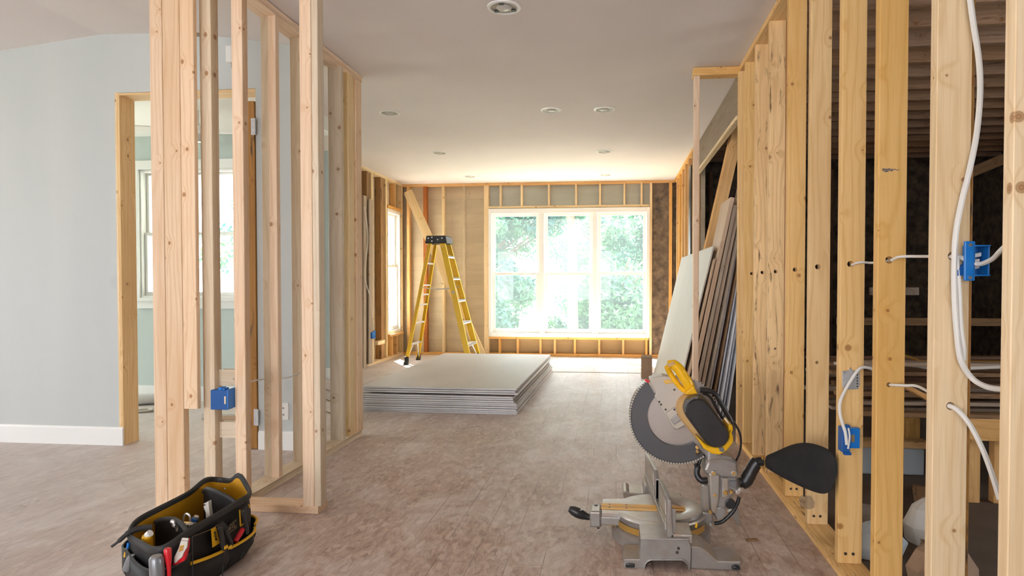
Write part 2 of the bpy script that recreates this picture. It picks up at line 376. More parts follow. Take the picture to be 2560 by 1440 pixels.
def thing(name, label, cat, loc=(0, 0, 0), group=None):
    o = D.objects.new(name, None); C.objects.link(o); o.location = loc; o.empty_display_size = 0.1
    return tag(o, label, cat, group)
def struct(o):
    o['kind'] = 'structure'; return o
def bez(pts, n=10):
    "smooth path through the given points"
    P = [Vector(p) for p in pts]; out = []
    for i in range(len(P) - 1):
        a = P[max(i - 1, 0)]; b = P[i]; c = P[i + 1]; d = P[min(i + 2, len(P) - 1)]
        for k in range(n):
            t = k / n; out.append(0.5 * ((2 * b) + (c - a) * t + (2 * a - 5 * b + 4 * c - d) * t * t + (3 * b - a - 3 * c + d) * t ** 3))
    out.append(P[-1]); return out

def lumber(name, p0, p1, wdir, w, t, mat, label=None, cat=None, group=None, holes=(), parent=None, ch=0.0022, at_edge=True):
    """one sawn board from p0 to p1 (both on its width edge start / thickness start): local X = wdir (width w), local Y = thickness t,
    local Z = length.  holes: (distance along, across, radius) drilled through the wide face."""
    p0 = Vector(p0); p1 = Vector(p1); z = (p1 - p0); L = z.length; z.normalize()
    x = Vector(wdir); x = (x - z * x.dot(z)).normalized(); y = z.cross(x)
    c = min(ch, t * 0.2)
    sec = [(c, 0), (w - c, 0), (w, c), (w, t - c), (w - c, t), (c, t), (0, t - c), (0, c)]
    lv = [0.0]
    for h in sorted(holes): lv += [h[0] - h[2] * 1.6, h[0] + h[2] * 1.6]
    lv.append(L)
    mb = MB(); hole_iv = {round(h[0] - h[2] * 1.6, 5): h for h in holes}
    for i in range(len(lv) - 1):
        a, b = lv[i], lv[i + 1]; h = hole_iv.get(round(a, 5)) if i else None
        vs = [(q[0], q[1], a) for q in sec] + [(q[0], q[1], b) for q in sec]
        fs = [(j, (j + 1) % 8, (j + 1) % 8 + 8, j + 8) for j in range(8) if not (h and j in (0, 4))]
        mb.add(vs, fs)
        if h:
            n = 16; rr = h[2]; hc = (h[1], h[0])
            def rect(k):
                q = 2 * math.pi * k / n; cx, cz = math.cos(q), math.sin(q); m = max(abs(cx), abs(cz)); cx /= m; cz /= m
                X = hc[0] + (cx * (w - c - hc[0]) if cx > 0 else cx * (hc[0] - c)); Z = hc[1] + cz * rr * 1.6; return X, Z
            o = [rect(k) for k in range(n)]; ci = [(hc[0] + rr * math.cos(2 * math.pi * k / n), hc[1] + rr * math.sin(2 * math.pi * k / n)) for k in range(n)]
            for yy in (0, t):
                mb.add([(a2, yy, b2) for a2, b2 in o] + [(a2, yy, b2) for a2, b2 in ci], [(k, (k + 1) % n, (k + 1) % n + n, k + n) for k in range(n)])
            mb.add([(a2, 0, b2) for a2, b2 in ci] + [(a2, t, b2) for a2, b2 in ci], [(k, (k + 1) % n, (k + 1) % n + n, k + n) for k in range(n)])
    mb.add([(q[0], q[1], 0) for q in sec], [tuple(range(8))[::-1]]); mb.add([(q[0], q[1], L) for q in sec], [tuple(range(8))])
    me = D.meshes.new(name); me.from_pydata(mb.v, [], mb.f); me.materials.append(M[mat])
    import bmesh
    bm = bmesh.new(); bm.from_mesh(me); bmesh.ops.remove_doubles(bm, verts=bm.verts, dist=1e-5); bmesh.ops.recalc_face_normals(bm, faces=bm.faces); bm.to_mesh(me); bm.free()
    o = D.objects.new(name, me); C.objects.link(o)
    mw = Matrix((( x.x, y.x, z.x, p0.x), (x.y, y.y, z.y, p0.y), (x.z, y.z, z.z, p0.z), (0, 0, 0, 1)))
    if parent is not None:
        o.parent = parent; mw = Matrix.Translation(-wloc(parent)) @ mw
    o.matrix_basis = mw
    if label: tag(o, label, cat, group)
    return o

def stud_y(name, X, Y, mat, label, group=None, z0=0.038, z1=2.592, w=0.089, t=0.038, holes=(), cat='stud', dx=0.0):
    "upright board, wide face towards the camera; X is its left edge, Y its front face"
    return lumber(name, (X, Y, z0), (X + dx, Y, z1), (1, 0, 0), w, t, mat, label, cat, group, holes)
def stud_x(name, X, Y, mat, label, group=None, z0=0.038, z1=2.592, w=0.089, t=0.038, cat='stud', holes=()):
    "upright board, narrow face towards the camera, wide face towards the side; X left edge, Y front"
    return lumber(name, (X + t, Y, z0), (X + t, Y, z1), (0, 1, 0), w, t, mat, label, cat, group, holes)

HC = 2.63
# ------------------------------------------------------------------ setting: floor, ceiling, walls
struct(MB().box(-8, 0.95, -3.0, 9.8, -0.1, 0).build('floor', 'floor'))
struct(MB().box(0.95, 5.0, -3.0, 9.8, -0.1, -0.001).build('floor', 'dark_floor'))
cm = MB(); prof = [(0.95, HC), (-1.9, HC), (-2.16, 2.69), (-2.45, 2.74), (-2.95, 2.80), (-3.5, 2.815), (-4.1, 2.75), (-8.0, 2.35)]
for (a, b) in zip(prof, prof[1:]):
    cm.prism([(a[0], -3, a[1]), (b[0], -3, b[1]), (b[0], -3, 3.2), (a[0], -3, 3.2)], (0, 7.2, 0))
cm.build('ceiling', 'ceiling', smooth=False)['kind'] = 'structure'
struct(MB().box(-8, 0.95, 4.2, 9.8, HC, 3.2).build('ceiling', 'ceiling'))
struct(MB().box(-8, -2.62, 4.19, 5.80, 2.50, HC).build('ceiling', 'ceiling_white'))
mb = MB(); mb.box(-8.1, -8.0, -3, 4.2, 0, 0.6); mb.box(-8.1, -8.0, -3, 4.2, 2.1, 3.2); mb.box(-8.1, -8.0, -3, 1.4, .6, 2.1); mb.box(-8.1, -8.0, 3, 4.2, .6, 2.1); struct(mb.build('wall_left', 'blue_wall'))  # unseen left wall, its opening kept small to dim the near left
mb = MB(); mb.box(-8, .95, -3.1, -3, 0, .5); mb.box(-8, .95, -3.1, -3, 2.2, 3.2); mb.box(-8, -4.2, -3.1, -3, .5, 2.2); mb.box(-3.0, -2.0, -3.1, -3, .5, 2.2); mb.box(-.2, .95, -3.1, -3, .5, 2.2); struct(mb.build('wall_front', 'ceiling'))  # unseen rear wall added to darken the near end, openings sized for that

# blue wall with the door opening
BY = 4.06; DL = -3.372; DR = at(643, 700, BY).x; DT = at(400, 236, BY).z
mb = MB(); mb.box(-8, DL - 0.02, BY, BY + 0.12, 0, 2.9); mb.box(DL - 0.02, DR, BY, BY + 0.12, DT + 0.02, 2.9); mb.box(DR, -1.975, BY, BY + 0.12, 0, 2.9)
struct(mb.build('wall_middle', 'blue_wall'))
dw = MB(); dw.box(DL - 0.02, DL + 0.0, BY - 0.004, BY + 0.135, 0, DT + 0.02); dj = struct(dw.build('door_1', 'pine_gold'))
lumber('door_jamb', (DL - 0.015, BY - 0.003, 0.0), (DL - 0.015, BY - 0.003, DT + 0.018), (0, 1, 0), 0.140, 0.020, 'pine_light_far', parent=dj)
lumber('door_head', (DL - 0.0, BY - 0.003, DT), (DR, BY - 0.003, DT), (0, 1, 0), 0.138, 0.018, 'pine_gold', parent=dj)
for nm, a, b in (('baseboard_left', -8, DL - 0.0), ('baseboard_right', DR + 0.005, -1.98)):
    m = MB(); m.prism([(a, BY, 0), (a, BY - 0.016, 0), (a, BY - 0.016, 0.112), (a, BY - 0.009, 0.125), (a, BY, 0.125)], (b - a, 0, 0)); struct(m.build(nm, 'white_paint'))
# dark old door post with hinges
pL = at(622, 700, BY).x
dp = lumber('door_post', (DR - 0.004, BY - 0.012, 0.004), (DR - 0.004, BY - 0.012, at(630, 254, BY).z), (0, 1, 0), 0.13, DR - pL - 0.004, 'pine_oldgold',
            'weathered brown door post with two hinges at the right of the opening', 'door post')
def hinge(z):
    m = MB(); X = DR - 0.012; Y = BY - 0.014
    m.box(X - 0.012, X + 0.018, Y - 0.003, Y, z - 0.055, z + 0.055); m.tube([(X + 0.018, Y - 0.006, z - 0.055), (X + 0.018, Y - 0.006, z + 0.055)], 0.006, 8)
    for k in (-0.04, 0, 0.04): m.disc((X + 0.002, Y - 0.003, z + k), (0, -1, 0), 0.005, 0.0015, 8)
    o = m.build('hinge', 'metal_plate'); o.parent = dp; o.matrix_parent_inverse = dp.matrix_basis.inverted(); return o
hinge(at(640, 318, BY).z); hinge(at(644, 1042, BY).z)

# back room seen through the opening
KY = 5.65
w0 = at(350, 425, KY); w1 = at(588, 745, KY); KX0, KX1, KZ0, KZ1 = -4.50, -3.545, w1.z, w0.z
mb = MB(); mb.box(-8, KX0, KY, KY + .15, 0, 2.6); mb.box(KX1, -3.45, KY, KY + .15, 0, 2.6); mb.box(KX0, KX1, KY, KY + .15, 0, KZ0); mb.box(KX0, KX1, KY, KY + .15, KZ1, 2.6)
mb.box(-3.60, -3.45, KY + .15, 7.08, 0, HC); mb.box(-3.60, -3.27, 7.08, 7.2, 0, HC)
struct(mb.build('wall_back', 'green_wall'))
m = MB(); m.box(-8, -3.45, KY - .015, KY, 0, 0.14); m.box(-3.45, -3.27, 7.065, 7.08, 0, 0.13); struct(m.build('baseboard_back', 'white_paint'))

# left wall of the far room with its narrow window
LX = -3.29; LW0, LW1, LZ0, LZ1 = 9.02, 9.58, 0.36, 2.20
mb = MB(); mb.box(LX - .2, LX - .088, 7.2, LW0, 0, HC); mb.box(LX - .2, LX - .088, LW1, 9.8, 0, HC); mb.box(LX - .2, LX - .088, LW0, LW1, 0, LZ0); mb.box(LX - .2, LX - .088, LW0, LW1, LZ1, HC)
struct(mb.build('wall_left', 'sheath'))
# far wall with the triple window
FY = 9.62; FX0, FX1, FZ0, FZ1 = -1.94, 0.49, 0.29, 2.235
mb = MB()
mb.cur = 0; mb.box(LX - .2, FX0, FY + .089, FY + .2, 0, HC)
mb.cur = 1; mb.box(FX0, FX1, FY + .089, FY + .2, FZ1, HC)
mb.cur = 2; mb.box(FX0, FX1, FY + .089, FY + .2, 0, FZ0)
mb.cur = 3; mb.box(FX1, 5.0, FY + .089, FY + .2, 0, 3.2)
struct(mb.build('wall_back', ['sheath', 'sheath_grey', 'sheath_brown', 'insul_face']))
# dark room behind the right-hand studs
mb = MB(); mb.box(5.0, 5.1, -3, 1.2, 0, 3.2); mb.box(5.0, 5.1, 2.6, 9.8, 0, 3.2); mb.box(5.0, 5.1, 1.2, 2.6, 0, .9); mb.box(5.0, 5.1, 1.2, 2.6, 2.1, 3.2); struct(mb.build('wall_right', 'insul_face'))  # unseen opening added in this wall to let daylight in
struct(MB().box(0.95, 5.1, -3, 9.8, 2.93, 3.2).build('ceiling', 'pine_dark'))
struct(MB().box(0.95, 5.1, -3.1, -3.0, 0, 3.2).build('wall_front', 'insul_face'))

# ------------------------------------------------------------------ windows
def sash_window(parent_name, axis, a0, a1, z0, z1, pos, depth, units, haze_screens=True, casing=0.03, fr=0.045, mid=None, mull=0.055):
    """double-hung window. axis 'x': lies along X at Y=pos, room side towards -Y. axis 'y': lies along Y at X=pos, room side towards +X."""
    def B(m, u0, u1, d0, d1, zz0, zz1):
        if axis == 'x': m.box(u0, u1, pos + d0, pos + d1, zz0, zz1)
        else: m.box(pos - d1, pos - d0, u0, u1, zz0, zz1)
    fm = MB()
    B(fm, a0, a0 + casing, 0, depth, z0, z1); B(fm, a1 - casing, a1, 0, depth, z0, z1)
    B(fm, a0 + casing, a1 - casing, 0, depth, z1 - casing * 1.6, z1); B(fm, a0 + casing, a1 - casing, -0.01, depth, z0, z0 + casing * 1.3)
    span = (a1 - a0 - 2 * casing - mull * (units - 1)) / units
    for k in range(1, units):
        u = a0 + casing + span * k + mull * (k - 1); B(fm, u, u + mull, 0.004, depth, z0 + casing, z1 - casing)
    fo = struct(fm.build(parent_name, 'vinyl', bevel=0.003))
    zi0, zi1 = z0 + casing * 1.3, z1 - casing * 1.6; zm = mid if mid else (zi0 + zi1) / 2
    for k in range(units):
        u0 = a0 + casing + (span + mull) * k; u1 = u0 + span
        for (lo, hi, d) in ((zm - 0.012, zi1, 0.065), (zi0, zm + 0.018, 0.035)):
            s = MB(); rb = fr * (1.25 if lo == zi0 else 0.8)
            B(s, u0 + .004, u0 + fr, d, d + .03, lo, hi); B(s, u1 - fr, u1 - .004, d, d + .03, lo, hi)
            B(s, u0 + fr, u1 - fr, d, d + .03, lo, lo + rb); B(s, u0 + fr, u1 - fr, d, d + .03, hi - fr * 0.8, hi)
            so_ = s.build('sash', 'vinyl', fo, bevel=0.003)
            g = MB(); B(g, u0 + fr, u1 - fr, d + .012, d + .018, lo + rb, hi - fr * .8); g.build('pane', 'glass', so_)
            if lo == zi0:
                l = MB(); uc = (u0 + u1) / 2; B(l, uc - .03, uc + .03, d - .012, d, hi - .012, hi + .006); l.build('sash_lock', 'vinyl', so_)
        if haze_screens:
            g = MB(); B(g, u0 + .01, u1 - .01, 0.118, 0.120, zi0, zi1); g.build('haze_screen', 'screen', fo)  # sheet added across each unit to wash out the view
    return fo
FZM = at(1350, 684, 9.66).z
sash_window('window_1', 'x', FX0, FX1 - 0.0, FZ0, FZ1, FY - 0.012, 0.16, 3, True, casing=0.045, fr=0.05, mid=FZM, mull=0.075)
sash_window('window_2', 'y', LW0, LW1, LZ0, LZ1, LX - .02, 0.15, 1, True, casing=0.035, fr=0.045, mid=at(985, 665, 9.3).z)
kw = sash_window('window_3', 'x', KX0, KX1, KZ0, KZ1, KY - 0.0, 0.13, 2, True, casing=0.015, fr=0.028, mull=0.06)
kt = MB(); kt.box(KX0 - .04, KX1 + .04, KY - .022, KY, KZ1, KZ1 + .085); kt.box(KX0 - .05, KX1 + .05, KY - .05, KY, KZ0 - .03, KZ0); kt.box(KX0 - .03, KX1 + .03, KY - .02, KY, KZ0 - .10, KZ0 - .03)
kt.box(KX0 - .06, KX0, KY - .022, KY, KZ0, KZ1); kt.box(KX1, KX1 + .06, KY - .022, KY, KZ0, KZ1)
kt.build('window_casing', 'white_paint', kw, bevel=0.002)

# ------------------------------------------------------------------ outside: lawn and trees
struct(MB().box(-40, 40, 9.9, 60, -0.9, -0.8).build('ground', 'grass'))
struct(MB().box(-40, -8.2, -8, 9.9, -0.9, -0.8).build('ground', 'grass'))
def tree(x, y, h, r, leaves, label, trunk=0.14, low=0.3):
    t = thing('tree', label, 'tree', (x, y, -0.8), 'trees seen through the windows'); rd = random.Random(int(x * 31 + y * 17))
    m = MB(); lean = rd.uniform(-.3, .3)
    m.tube([(x, y, -.85), (x + lean * .3, y, h * .35), (x + lean, y, h * .8)], [trunk, trunk * .75, trunk * .3], 8)
    for k in range(7):
        a = rd.uniform(0, 6.28); z = h * rd.uniform(.25, .7); m.tube([(x + lean * .5, y, z), (x + math.cos(a) * r * .7, y + math.sin(a) * r * .7, z + r * .5)], [trunk * .3, .02], 5)
    m.build('trunk', 'bark', t, smooth=True)
    cl = [(x + rd.gauss(0, r * .5), y + rd.gauss(0, r * .4), -0.8 + h * rd.uniform(low, 1.0), r * rd.uniform(.22, .48)) for _ in range(34)]
    f = MB(); vs = []; fs = []
    for i in range(int(leaves * 3)):
        cx, cy, cz, cr = cl[rd.randrange(len(cl))]; d = Vector((rd.gauss(0, 1), rd.gauss(0, 1), rd.gauss(0, 1))).normalized() * cr * rd.uniform(.5, 1)
        p = Vector((cx, cy, cz)) + d; u = Vector((rd.gauss(0, 1), rd.gauss(0, 1), rd.gauss(0, 1))).normalized(); v = u.orthogonal().normalized(); s = rd.uniform(.05, .095)
        b = len(vs); vs += [p - u * s, p + v * s * .45, p + u * s, p - v * s * .45]; fs.append((b, b + 1, b + 2, b + 3))
    f.add(vs, fs); f.build('foliage', 'leaf', t)
for a in ((-2.9, 16.5, 6.0, 1.9, 9000, 'dense leafy tree behind the left sash of the triple window', .14, .12),
          (-0.2, 23.5, 4.4, 1.7, 6000, 'shrubby tree filling the lower middle sash of the triple window', .10, .1),
          (-3.4, 14.0, 2.3, 1.3, 5000, 'low shrub behind the left sash of the triple window', .05, .1),
          (0.1, 14.5, 2.0, 1.3, 4500, 'low shrub behind the middle and right sashes of the triple window', .05, .1),
          (2.9, 14.0, 2.3, 1.2, 4500, 'low shrub right of the right sash of the triple window', .05, .1),
          (2.0, 18.0, 6.2, 1.9, 8000, 'leafy tree behind the right sash of the triple window', .14, .12),
          (-0.9, 13.4, 5.5, 0.5, 700, 'slim tree trunk standing near the middle sash of the triple window', .13, .6),
          (-8.6, 16.5, 6.0, 1.8, 4000, 'leafy tree seen through the window of the back room', .14, .12),
): tree(*a)

# ------------------------------------------------------------------ recessed lights
def can(x, y, label, grp='recessed ceiling lights', near=False):
    p = atz(x, y, HC); r = 0.075
    t = thing('recessed_light', label, 'ceiling light', (p.x, p.y, HC), grp)
    m = MB(); n = 32
    def ring(q, z): return [(p.x + q * math.cos(2 * math.pi * k / n), p.y + q * math.sin(2 * math.pi * k / n), z) for k in range(n)]
    m.loft([ring(r + .018, HC), ring(r + .017, HC - .005), ring(r + .002, HC - .008), ring(r - .002, HC - .004), ring(r - .004, HC - .0005)], False); m.build('trim_ring', 'white_paint', t, smooth=True)
    m = MB(); m.loft([ring(r - .003, HC - .003), ring(r - .012, HC - .0008)], True); m.build('baffle', 'can_dark', t, smooth=True)
    m = MB(); m.loft([ring(.045, HC - .0012), ring(.040, HC - .008), ring(.022, HC - .014)], True); m.build('bulb', 'lens', t, smooth=True)
    if near:
        for a in (0.6, 2.5, 4.6): m = MB(); m.obox((p.x + .058 * math.cos(a), p.y + .058 * math.sin(a), HC - .006), (.012, 0, 0), (0, .012, 0), (0, 0, .003)); m.build('spring_clip', 'black_cap', t)
for x, y, l, nr in ((1260, 18, 'nearest recessed ceiling light, at the top of the photo above the saw aisle', True),
                (974, 282, 'recessed ceiling light just right of the left stud frame', False),
                (1378, 275, 'left one of the two recessed lights side by side in mid ceiling', False),
                (1511, 273, 'right one of the two recessed lights side by side in mid ceiling', False),
                (1098, 382, 'recessed ceiling light above the drywall stack, third row, left', False),
                (1511, 378, 'recessed ceiling light third row, right side before the big window', False),
                (1175, 441, 'farthest recessed ceiling light, left of the window', False),
                (1514, 437, 'farthest recessed ceiling light, above the right part of the window', False)): can(x, y, l, near=nr)

# ------------------------------------------------------------------ right-hand stud wall
G = 'studs of the right-hand partition'
RX = 0.855
lumber('top_plate', (RX, -0.5, 2.592), (RX, 4.66, 2.592), (1, 0, 0), 0.089, -0.036, 'pine_gold', 'pine top plate along the ceiling over the right-hand studs', 'wall plate')
lumber('bottom_plate', (RX, -0.5, 0.0), (RX, 2.985, 0.0), (1, 0, 0), 0.089, -0.036, 'pine_mid', 'near length of pine floor plate under the right-hand studs, nearest the photo edge', 'wall plate')
lumber('bottom_plate', (RX, 2.989, 0.0), (RX, 4.60, 0.0), (1, 0, 0), 0.089, -0.036, 'pine_mid', 'far length of pine floor plate under the right-hand studs, behind the miter saw', 'wall plate')
def rs(Y, mat, label, holes=(), dx=0.0, t=0.038): 
    o = stud_y('stud', RX, Y, mat, label, G, holes=holes, dx=dx, t=-t if False else t); return o
def zat(x, y, Y): return at(x, y, Y).z
ST = {}
ST[0] = rs(1.49, 'pine_cream', 'nearest stud of the right partition, cut off by the right edge of the photo')
ST[1] = rs(1.83, 'pine_cream', 'pale stud carrying the upper blue electrical box and the long drooping cable', [(zat(2385, 640, 1.83) - .038, .045, .012), (zat(2372, 1015, 1.83) - .038, .045, .011)])
ST[2] = rs(2.21, 'pine_deep', 'orange-toned stud with a small grey ink stamp, right of the nail plate stud', [(zat(2229, 650, 2.21) - .038, .036, .012), (zat(2225, 962, 2.21) - .038, .04, .008)])
ST[3] = rs(2.56, 'pine_gold', 'stud with a metal nail plate and the lower blue box, beside the dust bag tip', [(zat(2130, 660, 2.56) - .038, .036, .012)])
ST[4] = rs(2.96, 'pine_gold', 'stud behind the middle of the dust bag, clear plastic scrap at its foot', [(zat(2047, 667, 2.96) - .038, .036, .012), (zat(2046, 906, 2.96) - .038, .036, .007)])
ST[5] = rs(3.34, 'pine_deep', 'stud whose foot shows two nails left of the dust bag', [(zat(1991, 674, 3.34) - .038, .040, .011)])
ST[6] = rs(3.74, 'pine_mid', 'knotty stained stud standing over the neck of the dust bag', [(zat(1942, 679, 3.74) - .038, .042, .011), (zat(1941, 872, 3.74) - .038, .042, .007)])
ST[7] = rs(4.10, 'pine_mid', 'streaky stud third from the short wall end post, thin dark sap marks', [(zat(1903, 681, 4.10) - .038, .048, .011)])
ST[8] = rs(4.42, 'pine_gold', 'narrowest-looking stud next to the short wall end post', [(zat(1873, 684, 4.42) - .038, .048, .010)])
# darker back studs seen in slots
lumber('stud', (0.947, 1.84, 0), (0.947, 1.84, 2.72), (1, 0, 0), 0.009, 0.04, 'pine_oldgold', 'reddish old stud just behind the stud with the upper blue box', 'stud', 'old studs behind the right partition')
lumber('stud', (0.965, 3.80, 0), (0.965, 3.80, 2.60), (1, 0, 0), 0.03, 0.038, 'pine_red', 'reddish old stud in the slot beside the knotty stained stud', 'stud', 'old studs behind the right partition')
# nails at the feet, stamped ink
def on_stud(i, parts, name, mat):
    o = parts.build(name, mat); o.parent = ST[i]; o.matrix_parent_inverse = ST[i].matrix_basis.inverted(); return o
for i, Y in ((3, 2.56), (4, 2.96), (5, 3.34), (6, 3.74)):
    for dx in (.028, .056):
        m = MB(); m.disc((RX + dx, Y, .075), (0, -1, 0), .006, .002, 10); on_stud(i, m, 'nail', 'nail')
m = MB(); c = at(2232, 425, 2.208)
for k, (dx, dz, a, b) in enumerate(((-.028, .002, .004, .004), (-.019, 0, .004, .005), (-.011, .002, .003, .004), (-.003, 0, .004, .004), (.006, .002, .005, .0015), (.016, 0, .005, .0012), (-.02, -.005, .008, .001))):
    m.box(c.x + dx - a, c.x + dx + a, 2.2092, 2.2101, c.z + dz - b, c.z + dz + b)
on_stud(2, m, 'ink_stamp', 'ink')

# short wall at the end of the partition
sw = at(1733, 700, 4.62)
lumber('top_plate', (0.535, 4.60, 2.572), (0.945, 4.60, 2.572), (0, 1, 0), 0.089, 0.056, 'pine_gold', 'short top plate bridging the two posts at the end of the right partition', 'wall plate')
stud_x('post', 0.54, 4.60, 'pine_pale', 'slim free-standing post in front of the leaning boards', z0=0, z1=2.57, cat='post', w=0.06)
stud_x('post', 0.835, 4.53, 'pine_gold', 'doubled end post of the right partition beside the leaning boards', z0=0, z1=2.57, w=0.06, t=.045, cat='post')

# opening beyond: dark header, far studs
lumber('header_beam', (0.872, 4.75, 2.325), (0.872, 7.35, 2.325), (0, 0, 1), 0.300, 0.05, 'header_wood', 'weathered brown header beam under the ceiling over the right opening', 'beam')
lumber('header_board', (0.862, 4.76, 2.295), (0.862, 7.30, 2.295), (1, 0, 0), 0.03, -0.03, 'pine_light_far', 'pale strip nailed under the weathered header beam', 'board')
LPT = at(1836, 318, 5.65); LPB = at(1771, 600, 5.65); LPB = LPT + (LPB - LPT) * (LPT.z / (LPT.z - LPB.z))
lumber('leaning_plank', LPB, LPT, (1, 0, 0), .04, -.13, 'pine_far', 'brown two-by-four leaning in the dark opening up to the header beam', 'plank')
m = MB(); m.box(0, 0, 0, 0, 0, 0)
lumber('brace_board', (1.10, 5.1, 2.60), (1.24, 7.2, 1.62), (0, 0, 1), .16, .03, 'pine_old', 'brown sloping board hanging under the header beam in the dark opening', 'board')
ys = [7.40, 7.78, 8.15, 8.52, 8.89, 9.25]
lb = ['first far stud beyond the opening, beside the black board', 'second far stud beyond the opening', 'third far stud beyond the opening', 'fourth far stud beyond the opening', 'fifth far stud, near the dark insulation', 'last far stud before the window-wall corner']
lumber('top_plate', (0.85, 7.36, 2.592), (0.85, 9.62, 2.592), (1, 0, 0), 0.089, -0.036, 'pine_far', 'top plate above the far studs right of the big window', 'wall plate')
lumber('bottom_plate', (0.85, 7.36, 0.0), (0.85, 9.62, 0.0), (1, 0, 0), 0.089, -0.036, 'pine_far', 'floor plate under the far studs right of the big window', 'wall plate')
for Y, l in zip(ys, lb): stud_y('stud', 0.85, Y, 'pine_far', l, 'far studs right of the window', t=.05)
struct(MB().box(0.945, 0.99, 7.36, 9.70, 0, 2.63).build('wall_right', 'sheath'))
tag(MB().box(0.835, 0.848, 7.42, 7.62, 0.9, 2.45).build('board', 'saw_black'), 'narrow black board fixed upright at the far end of the opening', 'board')

# ------------------------------------------------------------------ far wall framing
GF = 'framing studs of the window wall'
lumber('top_plate', (LX, FY, 2.592), (0.85, FY, 2.592), (0, 1, 0), .085, .038, 'pine_far', 'top plate across the whole window wall', 'wall plate')
lumber('bottom_plate', (LX, FY, 0), (0.85, FY, 0), (0, 1, 0), .085, .038, 'pine_far', 'floor plate along the foot of the window wall', 'wall plate')
for px, mat, l, ww in ((1063, 'pine_red', 'dark reddish stud left of the yellow ladder top on the window wall', .055), (1108, 'pine_light_far', 'thin light stud directly behind the ladder top', .038),
                   (1160, 'sheath', 'faint tan strip stud midway between ladder and big window', .02),
                   (1216, 'pine_light_far', 'full-height pale stud left of the big window', .07), (1627, 'pine_light_far', 'full-height stud right of the big window beside dark insulation', .035), (1676, 'pine_far', 'corner stud at the right end of the window wall', .045),
                   (1021, 'pine_far', 'corner stud at the left end of the window wall', .045)):
    X = at(px, 700, FY).x; stud_x('stud', X - ww / 2, FY, mat, l, GF, t=ww, w=.085)
zb, zt = FZ0 - .036, FZ1 + .045
lumber('window_sill_plate', (FX0, FY, zb), (FX1 - .012, FY, zb), (0, 1, 0), .085, .034, 'pine_far', 'rough sill plate under the big triple window', 'wall plate')
lumber('window_header', (FX0, FY, FZ1 + .006), (FX1 - .012, FY, FZ1 + .006), (0, 1, 0), .085, .034, 'pine_light_far', 'thin rough header plate above the big triple window', 'wall plate')
lows = [1249, 1294, 1351, 1387, 1437, 1498, 1558, 1616]; ups = [1251, 1304, 1372, 1440, 1500, 1561, 1604]
for k, px in enumerate(lows):
    X = at(px, 860, FY).x; stud_x('cripple_stud', X - .016, FY, 'pine_far', ORD[k] + ' short stud from the left below the big window', 'short studs below the big window', z0=.038, z1=zb, t=.032, w=.085)
for k, px in enumerate(ups):
    X = at(px, 490, FY).x; stud_x('cripple_stud', X - .014, FY, 'pine_light_far', ORD[k] + ' short stud from the left above the big window', 'short studs above the big window', z0=FZ1 + .04, z1=2.592, t=.028, w=.085)
tag(MB().box(0.53, 0.775, FY + .035, FY + .07, 0.04, 2.59).build('insulation_panel', 'insul_face'), 'dark felt insulation panel between studs right of the big window', 'insulation')

# left wall framing in the far room
GL = 'studs of the far left wall'
lumber('top_plate', (LX - .085, 7.2, 2.592), (LX - .085, FY, 2.592), (1, 0, 0), .085, -.038, 'pine_light_far', 'top plate above the far left wall studs', 'wall plate')
lumber('bottom_plate', (LX - .085, 7.2, 0), (LX - .085, FY, 0), (1, 0, 0), .085, -.038, 'pine_light_far', 'floor plate below the far left wall studs', 'wall plate')
for Y, mat, l, t in ((7.95, 'pine_far', 'stud beside the end of the left frame on the far left wall', .045), (8.20, 'pine_old', 'brown stud behind the small blue box on the far left wall', .06), (8.36, 'pine_light_far', 'pale stud right of the brown stud on the far left wall', .045),
                     (8.70, 'pine_oldgold', 'wide brown stud left of the narrow window', .10), (8.90, 'pine_light_far', 'pale stud framing the left side of the narrow window', .05), (9.59, 'pine_light_far', 'pale stud framing the right side of the narrow window', .04)):
    lumber('stud', (LX - .085, Y, .038), (LX - .085, Y, 2.592), (1, 0, 0), .085, t, mat, l, 'stud', GL)
lumber('window_sill_plate', (LX - .085, LW0 - .03, LZ0 - .036), (LX - .085, LW1, LZ0 - .036), (1, 0, 0), .11, -.034, 'pine_far', 'rough sill under the narrow left window', 'wall plate')
lumber('window_header', (LX - .085, LW0 - .03, LZ1 + .002), (LX - .085, LW1, LZ1 + .002), (1, 0, 0), .085, -.034, 'pine_far', 'rough header over the narrow left window', 'wall plate')
for k, Y in enumerate((9.14, 9.34)):
    lumber('cripple_stud', (LX - .085, Y, .038), (LX - .085, Y, LZ0 - .036), (1, 0, 0), .085, .032, 'pine_far', ('nearer' if k == 0 else 'farther') + ' short stud below the narrow left window', 'stud', 'short studs below the narrow window')
lumber('cripple_stud', (LX - .085, 9.28, LZ1 + .04), (LX - .085, 9.28, 2.592), (1, 0, 0), .085, .032, 'pine_far', 'short stud above the narrow left window', 'stud')
lumber('block', (LX - .0, 8.44, .26), (LX - .0, 8.70, .26), (1, 0, 0), .05, -.05, 'pine_light_far', 'wood block nailed low between studs on the far left wall', 'wood block')
